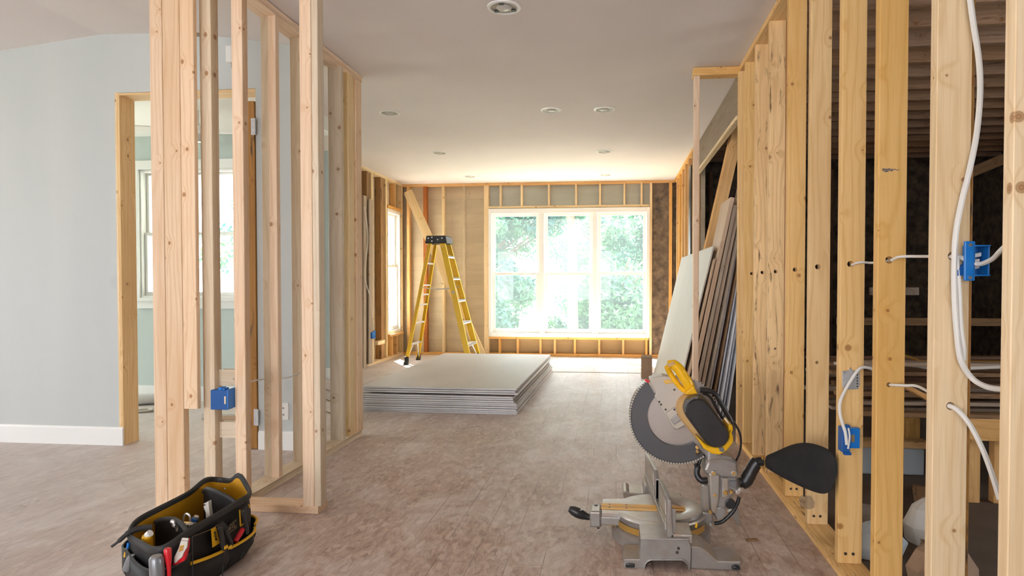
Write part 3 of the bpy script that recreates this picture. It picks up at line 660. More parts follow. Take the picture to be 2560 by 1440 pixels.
# loose boards and the diagonal plank by the ladder
lumber('plank', (LX + .005, 8.00, .002), (LX + .005, 8.04, 2.25), (0, 1, 0), .09, -.02, 'grey_board', 'loose grey-brown plank standing upright against the far left wall', 'plank', 'upright planks at far left wall')
lumber('plank', (LX + .03, 8.12, .04), (LX + .03, 8.16, 2.22), (0, 1, 0), .12, -.02, 'grey_board', 'second loose grey-brown plank, nearer the blue box', 'plank', 'upright planks at far left wall')
lumber('diagonal_plank', (-2.06, 9.42, 0.0), (-3.17, 9.36, 2.46), (.9, 0, .4), .12, -.025, 'pine_light_far', 'long pale plank leaning diagonally behind the yellow ladder', 'plank')
cp = bez([(LX + .04, 8.02, 2.1), (LX + .05, 8.10, 1.7), (LX + .04, 8.02, 1.2), (LX + .05, 8.18, .9), (LX + .045, 8.28, .48)], 8)
tag(MB().tube(cp, .007, 6).build('cable', 'cable', smooth=True), 'white cable hanging down to the small blue box on the far left wall', 'cable')

# ------------------------------------------------------------------ electrical boxes and cables
def ebox(name, c, w, h, d, label, back=True, open_side=-1, parts=True, grp='blue electrical boxes'):
    "box whose open face looks towards -X (the room), body reaching +X, visible side towards the camera"
    t = thing(name, label, 'electrical box', c, grp); x, y, z = c
    m = MB(); th = .003
    m.box(x, x + d, y, y + th, z, z + h); m.box(x, x + d, y + w - th, y + w, z, z + h); m.box(x, x + d, y, y + w, z, z + th); m.box(x, x + d, y, y + w, z + h - th, z + h); m.box(x + d - th, x + d, y, y + w, z, z + h)
    m.build('body', 'blue', t, bevel=.0015)
    if parts:
        for zz in (z - .012, z + h - .002):
            e = MB(); e.box(x + .002, x + .022, y + w * .3, y + w * .7, zz, zz + .014); e.disc((x + .001, y + w * .5, zz + .007), (-1, 0, 0), .003, .003, 8); e.build('mounting_ear', 'blue_dark', t)
        e = MB(); e.box(x + .012, x + .028, y - .003, y, z + .01, z + h - .01); e.build('rib', 'blue_dark', t)
        for dz in (.2, .75):
            e = MB(); e.tube([(x + d * .6, y - .012, z + h * dz), (x + d * .6, y + .01, z + h * dz)], .0035, 6); e.build('nail', 'metal_plate', t)
    return t
# upper box on stud 1: its strap faces the camera and the box hangs off the stud's right side
a = at(2392, 700, 1.80); b = at(2462, 608, 1.80)
u = thing('electrical_box', 'upper bright blue electrical box on the stud with the drooping cable', 'electrical box', (a.x, 1.80, a.z), 'blue electrical boxes')
x0, x1, z0, z1 = a.x, b.x, a.z, b.z; xs = at(2408, 650, 1.78).x; xe = at(2434, 650, 1.78).x
m = MB(); m.box(xs, xe, 1.772, 1.780, z0 - .002, z1 + .004); m.build('strap', 'blue', u, bevel=.002)
m = MB(); m.box(xe, x1, 1.828, 1.832, z0 + .012, z1 - .006); m.box(xe, x1, 1.772, 1.828, z0 + .010, z0 + .014); m.box(xe, x1, 1.772, 1.828, z1 - .010, z1 - .006); m.box(xe - .004, xe, 1.772, 1.828, z0 + .01, z1 - .006); m.box(x1 - .004, x1, 1.776, 1.828, z0 + .01, z1 - .006)
m.build('body', 'blue', u, bevel=.001)
m = MB(); m.prism([at(2386, 684, 1.79), at(2408, 660, 1.79), at(2408, 688, 1.79), at(2390, 690, 1.79)], (0, .01, 0)); m.build('bracket', 'blue_dark', u)
for zz in (z0 + .006, z1 - .006):
    m = MB(); m.disc(((xs + xe) / 2, 1.772, zz), (0, -1, 0), .0045, .003, 10); m.build('screw', 'steel', u)
for k, (px, py, r) in enumerate(((2440, 638, .010), (2438, 652, .008), (2436, 668, .009))):
    p = at(px, py, 1.80); m = MB(); m.obox(p, (r, 0, .002), (0, .008, 0), (0, 0, r * .55)); m.build('wire_clamp', 'white_plastic', u, bevel=.002)
for zz in (z0 + .02, z1 - .02):
    m = MB(); m.tube([(x1 - .004, 1.80, zz), (x1 + .006, 1.80, zz)], .0025, 6); m.build('nail', 'steel', u)

def cable(pts, r, label, mat='cable', n=10, flat=False):
    m = MB(); m.tube(bez(pts, n), r, 8); o = m.build('cable', mat, smooth=True); return tag(o, label, 'cable', 'white electrical cables')
Y1 = 1.795
cable([at(2418, -60, Y1), at(2432, 50, Y1), at(2447, 150, Y1), at(2450, 235, Y1), at(2442, 330, Y1), at(2425, 420, Y1), at(2405, 500, Y1), at(2390, 580, Y1), at(2386, 650, Y1),
       at(2386, 740, Y1), at(2392, 830, Y1), at(2402, 900, Y1), at(2430, 945, Y1), at(2470, 968, Y1 - .05), at(2520, 974, Y1 - .12)], .0075, 'thick white cable drooping from the ceiling past the upper blue box')
cable([at(2392, 640, Y1 + .0), at(2398, 720, Y1), at(2403, 820, Y1), at(2410, 870, Y1), at(2410, 900, Y1 + .01)], .0055, 'thinner white cable running down beside the thick drooping cable')
cable([(RX + .045, 1.845, zat(2385, 642, 1.83)), at(2388, 642, 1.80), at(2404, 644, 1.80), at(2425, 655, 1.785), at(2450, 660, 1.76), at(2480, 648, 1.68), at(2500, 628, 1.60), at(2530, 600, 1.55)], .006, 'short cable curving out of the upper blue box to the nearest stud')
cable([at(2372, 1014, 1.825), at(2395, 1026, 1.80), at(2425, 1062, 1.77), at(2455, 1120, 1.74), at(2478, 1180, 1.70), at(2500, 1250, 1.66)], .0065, 'white cable leaving a low drilled hole and falling to the right')
cable([at(2130, 662, 2.56), at(2150, 656, 2.52), at(2185, 657, 2.50), at(2230, 650, 2.20)], .0045, 'thin cable bridging the stud with the nail plate and the stamped stud')
cable([at(2229, 650, 2.21), at(2250, 642, 2.16), at(2300, 641, 2.10), at(2385, 642, 1.84)], .0045, 'thin cable between the stamped stud and the upper blue box stud')
cable([at(2225, 962, 2.21), at(2260, 964, 2.15), at(2300, 968, 2.10), at(2372, 1014, 1.84)], .0045, 'thin cable low between the stamped stud and the next stud')
# nail plate and lower blue box on stud 3
a = at(2106, 972, 2.558); b = at(2150, 926, 2.558)
t3 = thing('nail_plate', 'square galvanized nail plate fixed on the stud above the lower blue box', 'metal plate', (a.x, 2.558, a.z))
m = MB(); m.prism([at(x, y, 2.553) for x, y in ((2106, 968), (2106, 928), (2122, 926), (2126, 918), (2131, 926), (2149, 928), (2150, 962), (2145, 973), (2113, 974))], (0, .004, 0)); m.build('plate', 'metal_plate', t3, bevel=.0008)
for px, py in ((2112, 932), (2126, 921), (2126, 941), (2130, 941), (2112, 955), (2143, 937), (2143, 945), (2143, 952), (2143, 959), (2143, 966), (2119, 968)):
    m = MB(); p = at(px, py, 2.553); m.disc(p, (0, -1, 0), .003, .0015, 8); m.build('nail_head', 'steel' if px < 2140 else 'nail', t3)
a = at(2101, 1128, 2.53); b = at(2150, 1066, 2.53)
t4 = thing('electrical_box', 'lower blue electrical box on the stud beneath the nail plate', 'electrical box', (a.x, 2.53, a.z), 'blue electrical boxes')
m = MB(); m.box(a.x + .028, b.x, 2.53, 2.56, a.z + .012, b.z - .008); m.build('body', 'blue', t4, bevel=.002)
m = MB(); m.box(a.x, a.x + .03, 2.515, 2.56, a.z, b.z - .004); m.box(a.x + .006, a.x + .028, 2.51, 2.53, b.z - .004, b.z + .008); m.box(a.x + .008, a.x + .034, 2.51, 2.53, a.z - .01, a.z); m.build('flange', 'blue_dark', t4, bevel=.002)
m = MB(); p = at(2132, 1096, 2.53); m.box(p.x - .006, p.x + .006, 2.5285, 2.53, p.z - .014, p.z + .014); m.build('sticker', 'thread', t4)
cable([at(2190, 930, 2.62), at(2172, 920, 2.54), at(2150, 921, 2.53), at(2128, 950, 2.535), at(2108, 985, 2.53), at(2099, 1012, 2.525), at(2102, 1045, 2.52), at(2113, 1080, 2.51), at(2117, 1112, 2.505)], .006, 'white cable looping over the nail plate down into the lower blue box')
m = MB(); m.tube(bez([at(2119, 1064, 2.515), at(2124, 1090, 2.508), at(2120, 1122, 2.508)], 8), .0035, 6); tag(m.build('wire', 'cable', smooth=True), 'loose wire end lying over the lower blue box', 'wire')
# clear plastic scrap on the plate
m = MB(); c = atz(2019, 1262, .07); pts = [at(x, y, 2.93) for x, y in ((2000, 1250), (2006, 1241), (2030, 1243), (2038, 1256), (2036, 1270), (2022, 1274), (2004, 1268))]
m.prism(pts, (0, .018, 0)); tag(m.build('plastic_scrap', 'scrap', bevel=.0015), 'crumpled clear plastic scrap at the foot of a right-hand stud', 'plastic scrap')

# far left small blue box
p = atx(921, 848, LX + .02)
ebox('electrical_box', (LX + .003, 8.27, p.z), .08, .10, .05, 'tiny blue electrical box on the far left wall by the hanging cable')
bx = MB(); q = at(921, 847, 8.18); bx.box(q.x, q.x + .055, 8.18, 8.23, q.z, q.z + .085); 
o = D.objects[-1] if False else None
tmp = bx.build('front_cover', 'blue', bevel=.003); tmp.parent = [o_ for o_ in C.objects if o_.name.startswith('electrical_box')][-1]; tmp.location = tmp.location - tmp.parent.location

# ------------------------------------------------------------------ left stud frame
GA = 'studs of the left frame'
FYR = 2.945       # the front run
def post(px0, px1, Y, mat, label, z0=.038, w=.089, z1=2.62, cat='stud', zb=None):
    X0 = at(px0, 700, Y).x; X1 = at(px1, 700, Y).x
    return lumber('stud' if cat == 'stud' else cat, (X1, Y, z0), (X1, Y, z1), (0, 1, 0), w, X1 - X0, mat, label, cat, GA if cat == 'stud' else None)
post(381, 412, FYR, 'pine_pale', 'left strip of the tripled post behind the tool bag', z0=0, w=.042)
post(413, 455, FYR - .004, 'pine_pale', 'middle strip of the tripled post behind the tool bag', z0=0, w=.042)
post(456, 490, FYR - .01, 'pine_pale', 'shortened right strip of the tripled post, cut off above the floor', z0=at(470, 1021, FYR).z, w=.028)
post(505, 533, FYR + .06, 'pine_grey', 'greyish stud left of the blue switch box in the left frame', w=.062)
post(584, 611, FYR + .06, 'pine_pale', 'peach-coloured corner stud right of the blue switch box', w=.048)
post(753, 781, FYR, 'pine_pale', 'front half of the doubled end post at the front right of the left frame', w=.066)
post(782, 798, FYR + .004, 'pine_grey', 'rear half of the doubled end post at the front right of the left frame', w=.062)
z = 0
lumber('bottom_plate', (at(560, 1270, FYR).x - .3, FYR - .002, 0), (at(798, 1270, FYR).x - .005, FYR - .002, 0), (0, 1, 0), .105, .038, 'pine_pale', 'short floor plate running from the tool bag to the front right end post', 'wall plate')
lumber('top_plate', (-2.31, FYR, 2.605), (-1.395, FYR, 2.605), (0, 1, 0), .105, .025, 'pine_pale', 'top plate over the front run of the left frame', 'wall plate')
LFX = -1.862
lumber('bottom_plate', (LFX - .09, 3.06, 0), (LFX - .09, 4.52, 0), (1, 0, 0), .09, -.038, 'pine_grey', 'long floor plate of the left frame running back from the corner', 'wall plate')
lumber('top_plate', (LFX - .09, 3.06, 2.585), (LFX - .09, 4.56, 2.585), (1, 0, 0), .09, -.04, 'pine_pale', 'long top plate of the left frame rising over the studs', 'wall plate')
def st2(Y, X, w, mat, label, t=.038, z1=2.585, z0=.038):
    return lumber('stud', (X, Y, z0), (X, Y, z1), (1, 0, 0), w, t, mat, label, 'stud', GA)
st2(3.37, LFX - .092, .046, 'pine_grey', 'left half of the doubled stud in the middle of the left frame')
st2(3.36, LFX - .044, .044, 'pine_pale', 'right half of the doubled stud in the middle of the left frame')
st2(3.68, LFX - .088, .088, 'pine_grey', 'slim stud just left of the front right end post')
st2(4.20, LFX - .094, .094, 'pine_grey', 'wide pale flat stud at the far end of the left frame')
st2(4.32, LFX - .04, .04, 'pine_light_far', 'knotty middle stud in the far end cluster of the left frame', t=.09)
st2(4.44, LFX - .03, .033, 'pine_pale', 'last stud at the far end of the left frame', t=.10)
# blocks, box, cable in the left frame
for (px0, py0, px1, py1, l) in ((547, 930, 583, 962, 'upper offcut block between doubled studs above the blue switch box'), (547, 1062, 584, 1093, 'lower offcut block between doubled studs under the blue switch box')):
    p0 = at(px0, py1, 3.02); p1 = at(px1 + 2, py0, 3.02)
    lumber('block', (at(533, 700, FYR + .06).x, 3.045, p0.z), (p1.x + .0, 3.045, p0.z), (0, 0, 1), p1.z - p0.z, -.038, 'pine_grey', l, 'wood block', 'blocks in the left frame')
p0 = at(546, 1020, 3.0); p1 = at(582, 972, 3.0)
t5 = thing('electrical_box', 'dark blue switch box fixed between doubled studs of the left frame', 'electrical box', (p0.x, 3.0, p0.z), 'blue electrical boxes')
m = MB(); m.box(p0.x - .012, p1.x, 2.955, 3.004, p0.z, p1.z); m.build('body', 'blue_dark', t5, bevel=.003)
m = MB(); m.box(p1.x, p1.x + .006, 2.95, 3.02, p0.z + .004, p1.z + .006); m.box(p0.x + .03, p0.x + .05, 2.952, 2.99, p1.z, p1.z + .014); m.box(p0.x + .052, p0.x + .064, 2.952, 2.99, p1.z, p1.z + .01); m.build('flange', 'blue', t5, bevel=.002)
m = MB(); m.box(p1.x - .016, p1.x - .007, 2.953, 2.956, p0.z + .03, p1.z - .03); m.build('sticker', 'pine_grey', t5)
cable([at(582, 945, 3.04), at(600, 958, 3.10), at(640, 951, 3.25), at(668, 946, 3.42)], .004, 'thin tan cable threaded from the blue switch box to the middle studs', 'cable')
cable([at(695, 945, 3.40), at(715, 945, 3.5), at(735, 939, 3.6), at(752, 930, 3.70)], .004, 'thin tan cable threaded from the middle studs to the slim stud', 'cable')
# wall fittings on the blue wall
def plate(px, py, w, h, label, name, cat, holes=()):
    p = at(px, py, BY); t = thing(name, label, cat, (p.x, BY, p.z))
    m = MB(); m.box(p.x - w / 2, p.x + w / 2, BY - .008, BY, p.z - h / 2, p.z + h / 2); m.build('cover', 'white_plastic', t, bevel=.003)
    for dz in holes: 
        m = MB(); m.box(p.x - .005, p.x - .002, BY - .0095, BY - .008, p.z + dz - .006, p.z + dz + .006); m.box(p.x + .002, p.x + .005, BY - .0095, BY - .008, p.z + dz - .006, p.z + dz + .006); m.build('socket_slots', 'nail', t)
    return t
plate(710, 1028, .07, .115, 'white wall socket low on the blue-grey wall behind the left frame', 'wall_socket', 'socket', (-.022, .022))
p = at(578, 138, BY); t = thing('motion_sensor', 'small white sensor high on the blue-grey wall behind the left frame', 'sensor', (p.x, BY, p.z))
m = MB(); m.box(p.x - .022, p.x + .022, BY - .03, BY, p.z - .055, p.z + .055); m.build('case', 'white_plastic', t, bevel=.006)
m = MB(); m.tube([(p.x + .01, BY - .012, p.z - .055), (p.x + .012, BY - .012, p.z - .085)], .005, 6); m.build('cord_stub', 'grey_plastic', t)
p = at(497, 87, BY); m = MB(); m.box(p.x - .03, p.x + .03, BY - .05, BY, p.z - .012, p.z + .012); tag(m.build('bracket', 'grey_board'), 'small grey bracket high on the wall between left frame studs', 'bracket')
# things in the back room
t = thing('ceiling_fan', 'pale ceiling fan seen through the door opening', 'ceiling fan', (-3.35, 4.85, 2.5))
m = MB(); m.tube([(-3.35, 4.85, 2.5), (-3.35, 4.85, 2.36)], .012, 8); m.build('rod', 'steel', t, smooth=True)
m = MB(); m.disc((-3.35, 4.85, 2.30), (0, 0, 1), .07, .07, 20, .05); m.build('motor', 'white_plastic', t, smooth=True)
m = MB(); m.disc((-3.35, 4.85, 2.25), (0, 0, 1), .03, .05, 20, .08); m.build('lamp_shade', 'lens', t, smooth=True)
for k in range(4):
    a = k * math.pi / 2 + .35; d = Vector((math.cos(a), math.sin(a), 0)); n = Vector((-d.y, d.x, 0)); m = MB()
    m.obox(Vector((-3.35, 4.85, 2.335)) + d * .27, d * .20, n * .055 + Vector((0, 0, .008)), (0, 0, .004)); m.build('blade', 'ceiling_white', t)
def roll(px, py, L, r, ang, label, mat='white_plastic'):
    p = atz(px, py, 0); d = Vector((math.cos(ang), math.sin(ang), 0)); m = MB()
    for rr in (r, r * .6):
        m.tube([Vector((p.x, p.y, r)) - d * L / 2 * (1 if rr == r else 1.02), Vector((p.x, p.y, r)) + d * L / 2 * (1 if rr == r else 1.02)], rr, 14)
    return tag(m.build('paper_roll', mat, smooth=True), label, 'roll')
roll(385, 1010, .3, .05, .5, 'white roll lying on the floor beyond the door opening')
p = atz(358, 1030, 0)
tag(MB().tube(bez([(p.x - .08, p.y, .012), (p.x, p.y + .06, .012), (p.x + .07, p.y + .02, .012), (p.x + .02, p.y - .04, .012), (p.x - .06, p.y - .03, .012)]), .011, 6).build('rag', 'pale_board', smooth=True), 'twisted pale rag on the floor at the left of the door opening', 'rag')
for k, (px, py) in enumerate(((575, 1045), (590, 1058))):
    p = atz(px, py, 0); m = MB(); m.obox((p.x, p.y, .025 + .0 * k), (.22, .03, 0), (-.02, .05, 0), (0, 0, .022)); tag(m.build('scrap_board', 'carton' if k else 'pale_board', bevel=.004), ('nearer brown' if k else 'farther pale') + ' scrap board on the floor behind the blue switch box', 'scrap board')
# cables and scraps on the floor of the back nook
for k, (y, l) in enumerate(((975, 'farthest'), (1000, 'middle'), (1030, 'nearest'))):
    cable([atz(800, y + 4, .006), atz(812, y - 2, .006), atz(826, y + 2, .006), atz(842, y - 6, .006)], .006, l + ' of three thin cables on the floor behind the end of the left frame', 'thread' if k else 'carton')

# ------------------------------------------------------------------ drywall stack
zz = 0.0; n = 12; DX1, DY0 = -0.836, 5.33
for k in range(n):
    if k == 9: zz += .010
    j = 0.006 * math.sin(k * 2.3); jy = 0.008 * math.cos(k * 1.7)
    wS, lS = 1.37, 2.61
    rot = R(-.8 + (0.25 if k > 9 else 0)); x1 = DX1 + j - (0.03 if 6 <= k <= 8 else 0) - (.012 if k >= 10 else 0); y0 = DY0 + jy + (.03 if k > 8 else 0)
    m = MB(); th = .0158; m.cur = 0; th = .0140; m.box(-wS, 0, 0, lS, 0, th)
    # faces: give the edges their tape colour
    m.mi = [1, 1, 1, 1, 0, 0]
    if k == 8: lab = 'drywall sheet directly below the shadowed gap of the stack'
    elif k == n - 1: lab = 'topmost drywall sheet of the stack on the floor'
    elif k == 0: lab = 'bottom drywall sheet of the stack, touching the floor'
    elif k > 8: lab = ('second' if k == 10 else 'third') + ' drywall sheet from the top of the floor stack'
    else: lab = ORD[k] + ' drywall sheet up from the floor in the lower part of the stack'
    o = m.build('drywall_sheet', ['drywall', 'drywall_edge'], bevel=.0022); o.location = (x1, y0, zz); o.rotation_euler = (0, 0, rot)
    tag(o, lab, 'drywall sheet', 'drywall sheets stacked on the floor'); zz += th + .0032
for k, y in enumerate((5.37, 6.6, 7.85)):
    lumber('spacer_strip', (-1.02, y + .0, .1555), (-.86, y, .1555), (0, 1, 0), .05, .0095, 'pine_dark', ('front', 'middle', 'rear')[k] + ' dark spacer strip in the gap of the drywall stack', 'spacer', 'spacers in the stack')

# ------------------------------------------------------------------ boards leaning in the right opening
def lean(xb, xt, zt, y0, y1, t, mat, name, label, dz=0.0, z0=0.0, cat='board'):
    m = MB(); a = Vector((xb, 0, z0)); b = Vector((xt, 0, zt)); d = (b - a).normalized(); nrm = Vector((d.z, 0, -d.x)) * t
    L = (b - a).length; m.box(0, t, 0, y1 - y0, 0, L)
    o = m.build(name, mat, bevel=.0015); o.location = (xb, y0, z0 + t * abs(d.x)); o.rotation_euler = (0, math.atan2(b.x - a.x, b.z - a.z), 0)
    return tag(o, label, cat, 'boards leaning in the right opening')
PX = [.415]; PS = [.232]
def nextx(t, s2, zm=1.8):
    PX.append(PX[-1] + t * 1.04 + .003 + max(0, PS[-1] - s2) * zm); PS.append(s2)
lean(.415, .74, 1.40, 5.05, 7.45, .012, 'pale_board', 'panel', 'large pale panel leaning outermost in the right opening')
nextx(.012, .214); lean(PX[-1], PX[-1] + .214 * 1.30, 1.30, 4.98, 7.0, .012, 'ply_face', 'panel', 'light plywood sheet leaning right behind the pale panel')
specs = [(1.76, 4.96, 5.40, .030, 'ply_face'), (1.70, 4.93, 5.25, .022, 'grey_board'), (1.76, 4.97, 5.25, .028, 'ply_face'), (1.62, 4.92, 5.3, .018, 'grey_board'),
         (1.60, 4.99, 5.4, .014, 'drywall_edge'), (1.52, 4.94, 5.4, .014, 'pine_old'), (1.48, 4.97, 5.4, .013, 'drywall_edge'),
         (1.44, 4.92, 5.4, .013, 'drywall_edge'), (1.38, 4.96, 5.4, .013, 'drywall_edge'), (1.30, 4.93, 5.4, .013, 'drywall_edge')]
kinds = {'ply_face': ('brown plank', 'plank'), 'grey_board': ('grey-brown plank', 'plank'), 'drywall_edge': ('white-edged drywall offcut', 'drywall offcut'), 'pine_old': ('dark board', 'board')}
cnt = {}; prev_t = .012
for s in specs:
    kd, nm = kinds[s[4]]; cnt[kd] = cnt.get(kd, 0) + 1; total = len([q for q in specs if q[4] == s[4]])
    ordw = ['first', 'second', 'third', 'fourth', 'fifth', 'sixth'][cnt[kd] - 1]
    nextx(prev_t, PS[-1] - .0075); prev_t = s[3]; lean(PX[-1], PX[-1] + PS[-1] * s[0], s[0], s[1], s[2], s[3], s[4], nm.replace(' ', '_'), (ordw + ' ' + kd + ' from the left among the boards leaning in the opening') if total > 1 else kd + ' squeezed between the leaning drywall offcuts', cat=nm)
# small carton beyond the saw
p = atz(1617, 946, 0); t = thing('carton', 'small upright cardboard carton at the foot of the pale leaning panel', 'carton', (.29, 7.5, 0))
MB().box(.29, .415, 7.50, 7.62, 0, .245).build('body', 'carton', t, bevel=.003); m = MB(); m.obox((.352, 7.49, .262), (.062, 0, 0), (0, .02, .012), (0, .002, .002)); m.build('flap', 'grey_board', t)
# threshold strip on the floor
tag(MB().box(-.82, .84, 7.92, 7.95, 0.0, .004).build('floor_seam_strip', 'grey_board'), 'thin strip across the floor in front of the big window', 'floor strip')

# ------------------------------------------------------------------ stepladder
LX0 = -2.45; YA, YB = 8.41, 8.95; YM = (YA + YB) / 2; ZT = 1.70
lad = thing('stepladder', 'yellow fiberglass stepladder standing open left of the big window', 'ladder', (LX0, YM, 0))
def rail(xb, yb, xt, yt, w, t, name='rail'):
    m = MB(); a = Vector((xb, yb, .02)); b = Vector((xt, yt, ZT)); d = (b - a).normalized(); y = Vector((0, 1, 0)); n = d.cross(y).normalized(); sg = 1 if yt > yb else -1
    c = (a + b) / 2; h = (b - a) / 2
    m.obox(c, n * (w / 2), y * (t / 2) , h)
    for s in (-1, 1): m.obox(c + n * s * (w / 2 - .004) + y * sg * .012, n * .004, y * .012, h)
    return m.build(name, 'yellow', lad, bevel=.002)
def xr(z, xb, xt): return xb + (xt - xb) * z / ZT
bx0, tx0, bx1, tx1 = -2.84, -2.53, -1.955, -2.37
rail(bx0, YA, tx0, YM - .14, .045, .008); rail(bx0, YB, tx0, YM + .14, .045, .008)
rail(bx1, YA - .02, tx1, YM - .15, .075, .008); rail(bx1, YB + .02, tx1, YM + .15, .075, .008)
def yy(z, s, e=0): return YM + s * ((YB - YA) / 2 + e + (.14 - (YB - YA) / 2 - e) * z / ZT)
for k in range(5):
    z = .30 * (k + 1) - .02
    m = MB(); X = xr(z, bx1, tx1); m.box(X - .045, X + .045, yy(z, -1, .02), yy(z, 1, .02), z - .012, z + .002); m.box(X + .037, X + .045, yy(z, -1, .02), yy(z, 1, .02), z - .03, z); m.build('step', 'alu', lad, bevel=.002)
for k, z in enumerate((.27, .56, .81, .95, 1.08, 1.38)):
    m = MB(); X = xr(z, bx0, tx0); m.box(X - .016, X + .016, yy(z, -1), yy(z, 1), z - .012, z + .01); m.build('rear_bar', 'alu', lad, bevel=.003)
for s in (-1, 1):   # braces and feet
    for (xb, xt, e) in ((bx0, tx0, 0), (bx1, tx1, .02)):
        m = MB(); z = .27; m.tube([(xr(z, xb, xt), yy(z, s * .45, e), z - .01), (xr(.06, xb, xt), yy(.06, s, e), .06)], .010, 6); m.build('brace', 'alu', lad)
        m = MB(); m.obox((xr(.02, xb, xt), yy(.02, s, e), .022), (.03, 0, 0), (0, .022, 0), (0, 0, .022)); m.obox((xr(.06, xb, xt), yy(.06, s, e) , .07), (.028, 0, 0), (0, .008, 0), (0, 0, .04)); m.build('foot', 'black_cap', lad, bevel=.004)
    m = MB(); z = 1.05; m.tube([(xr(z, bx0, tx0), yy(z, s), z), ((xr(z, bx0, tx0) + xr(z, bx1, tx1)) / 2, yy(z, s), z - .03), (xr(z, bx1, tx1), yy(z, s), z)], .006, 6); m.build('spreader', 'alu', lad)
m = MB(); m.prism([(-2.60, YM - .17, ZT - .05), (-2.29, YM - .17, ZT - .05), (-2.31, YM - .17, ZT + .055), (-2.58, YM - .17, ZT + .055)], (0, .34, 0)); m.build('top_cap', 'black_cap', lad, bevel=.01)
for x, z in ((-2.55, ZT + .02), (-2.50, ZT + .03), (-2.36, ZT + .02), (-2.50, ZT - .02), (-2.42, ZT + .0)):
    m = MB(); m.disc((x, YM - .17, z), (0, -1, 0), .010, .003, 10); m.build('rivet', 'alu', lad)
m = MB(); z = 1.45
for zc, hh in ((1.52, .09), (1.28, .06), (.92, .09)):
    X = xr(zc, bx1, tx1); d = Vector((tx1 - bx1, 0, ZT)).normalized(); n = d.cross(Vector((0, 1, 0))); m.obox((X, yy(zc, -1, .02) - .0055, zc), n * .020, (0, .001, 0), d * hh)
m.build('sticker', 'pine_grey', lad)

# ------------------------------------------------------------------ miter saw
SY = 2.86
saw = thing('miter_saw', 'large yellow and grey miter saw standing on the floor beside the right-hand studs', 'miter saw', (.22, SY, 0))
def c1(x, y, Y=SY): return at(1380 + x * .4028, 860 + y * .4028, Y)
def c2(x, y, Y=SY): return at(1540 + x * .20833, 880 + y * .20833, Y)
def c3(x, y, Y=SY): return at(1400 + x * .20833, 1140 + y * .20833, Y)
def slab(fn, pts, Y0, Y1, name, mat, bevel=.003, parent=None, flat0=False, sm=False, curve=False):
    P = [fn(x, y, Y0) for x, y in pts]
    if flat0:
        for p in P:
            if p.z < .012: p.z = 0
    m = MB(); m.prism(P, (0, Y1 - Y0, 0)); return m.build(name, mat, parent or saw, bevel=bevel, smooth=sm)
def prof_r(n, R_):
    out = []
    for k in range(n):
        t = k / (n - 1) * (len(R_) - 1); i = min(int(t), len(R_) - 2); out.append(R_[i] + (R_[i + 1] - R_[i]) * (t - i))
    return out
# near foot casting with arch
slab(c3, [(765, 1240), (755, 1362), (1005, 1362), (1020, 1310), (1050, 1270), (1090, 1252), (1465, 1252), (1510, 1275), (1530, 1310), (1550, 1370), (1562, 1370), (1575, 1100), (1550, 1030), (1530, 1000), (970, 1000), (955, 1240)], 2.515, 2.66, 'base_end', 'cast', .008, flat0=True)
slab(c3, [(1560, 1370), (2170, 1372), (2168, 1268), (1890, 1262), (1850, 1228), (1745, 1130), (1680, 1098), (1570, 1085)], 2.53, 2.585, 'base_foot', 'cast', .006, flat0=True)
slab(c3, [(1560, 1085), (1680, 1098), (1745, 1130), (1850, 1228), (1890, 1262), (2168, 1268), (2168, 1280), (1885, 1275), (1840, 1242), (1740, 1145), (1680, 1112), (1560, 1100)], 2.525, 2.66, 'foot_flange', 'cast_dusty', .002)
for pts in (((785, 1340), (790, 1300), (830, 1292), (900, 1300), (895, 1342)), ((2060, 1370), (2070, 1335), (2110, 1325), (2165, 1340), (2165, 1370))):
    slab(c3, pts, 2.508, 2.53, 'rubber_foot', 'saw_black', .003)
for x, y in ((1422, 1106), (1406, 1156), (1075, 1295), (1480, 1292)):
    m = MB(); m.disc(c3(x, y, 2.516), (0, -1, 0), .006, .003, 12); m.build('bolt', 'nail', saw)
# raised top rim of the casting and arch trim
slab(c3, [(965, 1008), (965, 992), (1550, 996), (1552, 1012)], 2.508, 2.66, 'rim', 'cast', .002)
slab(c3, [(1005, 1362), (1018, 1300), (1050, 1262), (1090, 1244), (1468, 1244), (1515, 1268), (1538, 1300), (1556, 1362), (1544, 1362), (1526, 1306), (1506, 1280), (1466, 1256), (1094, 1256), (1058, 1272), (1030, 1304), (1018, 1362)], 2.507, 2.52, 'arch_rib', 'cast', .002, flat0=True)
# far foot casting
slab(c3, [(755, 470), (755, 420), (790, 415), (830, 440), (1000, 455), (1010, 350), (1040, 330), (1110, 440), (1110, 560), (800, 560)], 3.22, 3.36, 'base_end', 'cast_dusty', .006)
m = MB(); m.box(c3(1040, 0, 3.1).x, c3(1500, 0, 3.1).x, 2.66, 3.3, .0, .05); m.build('base_rail', 'cast', saw, bevel=.006)
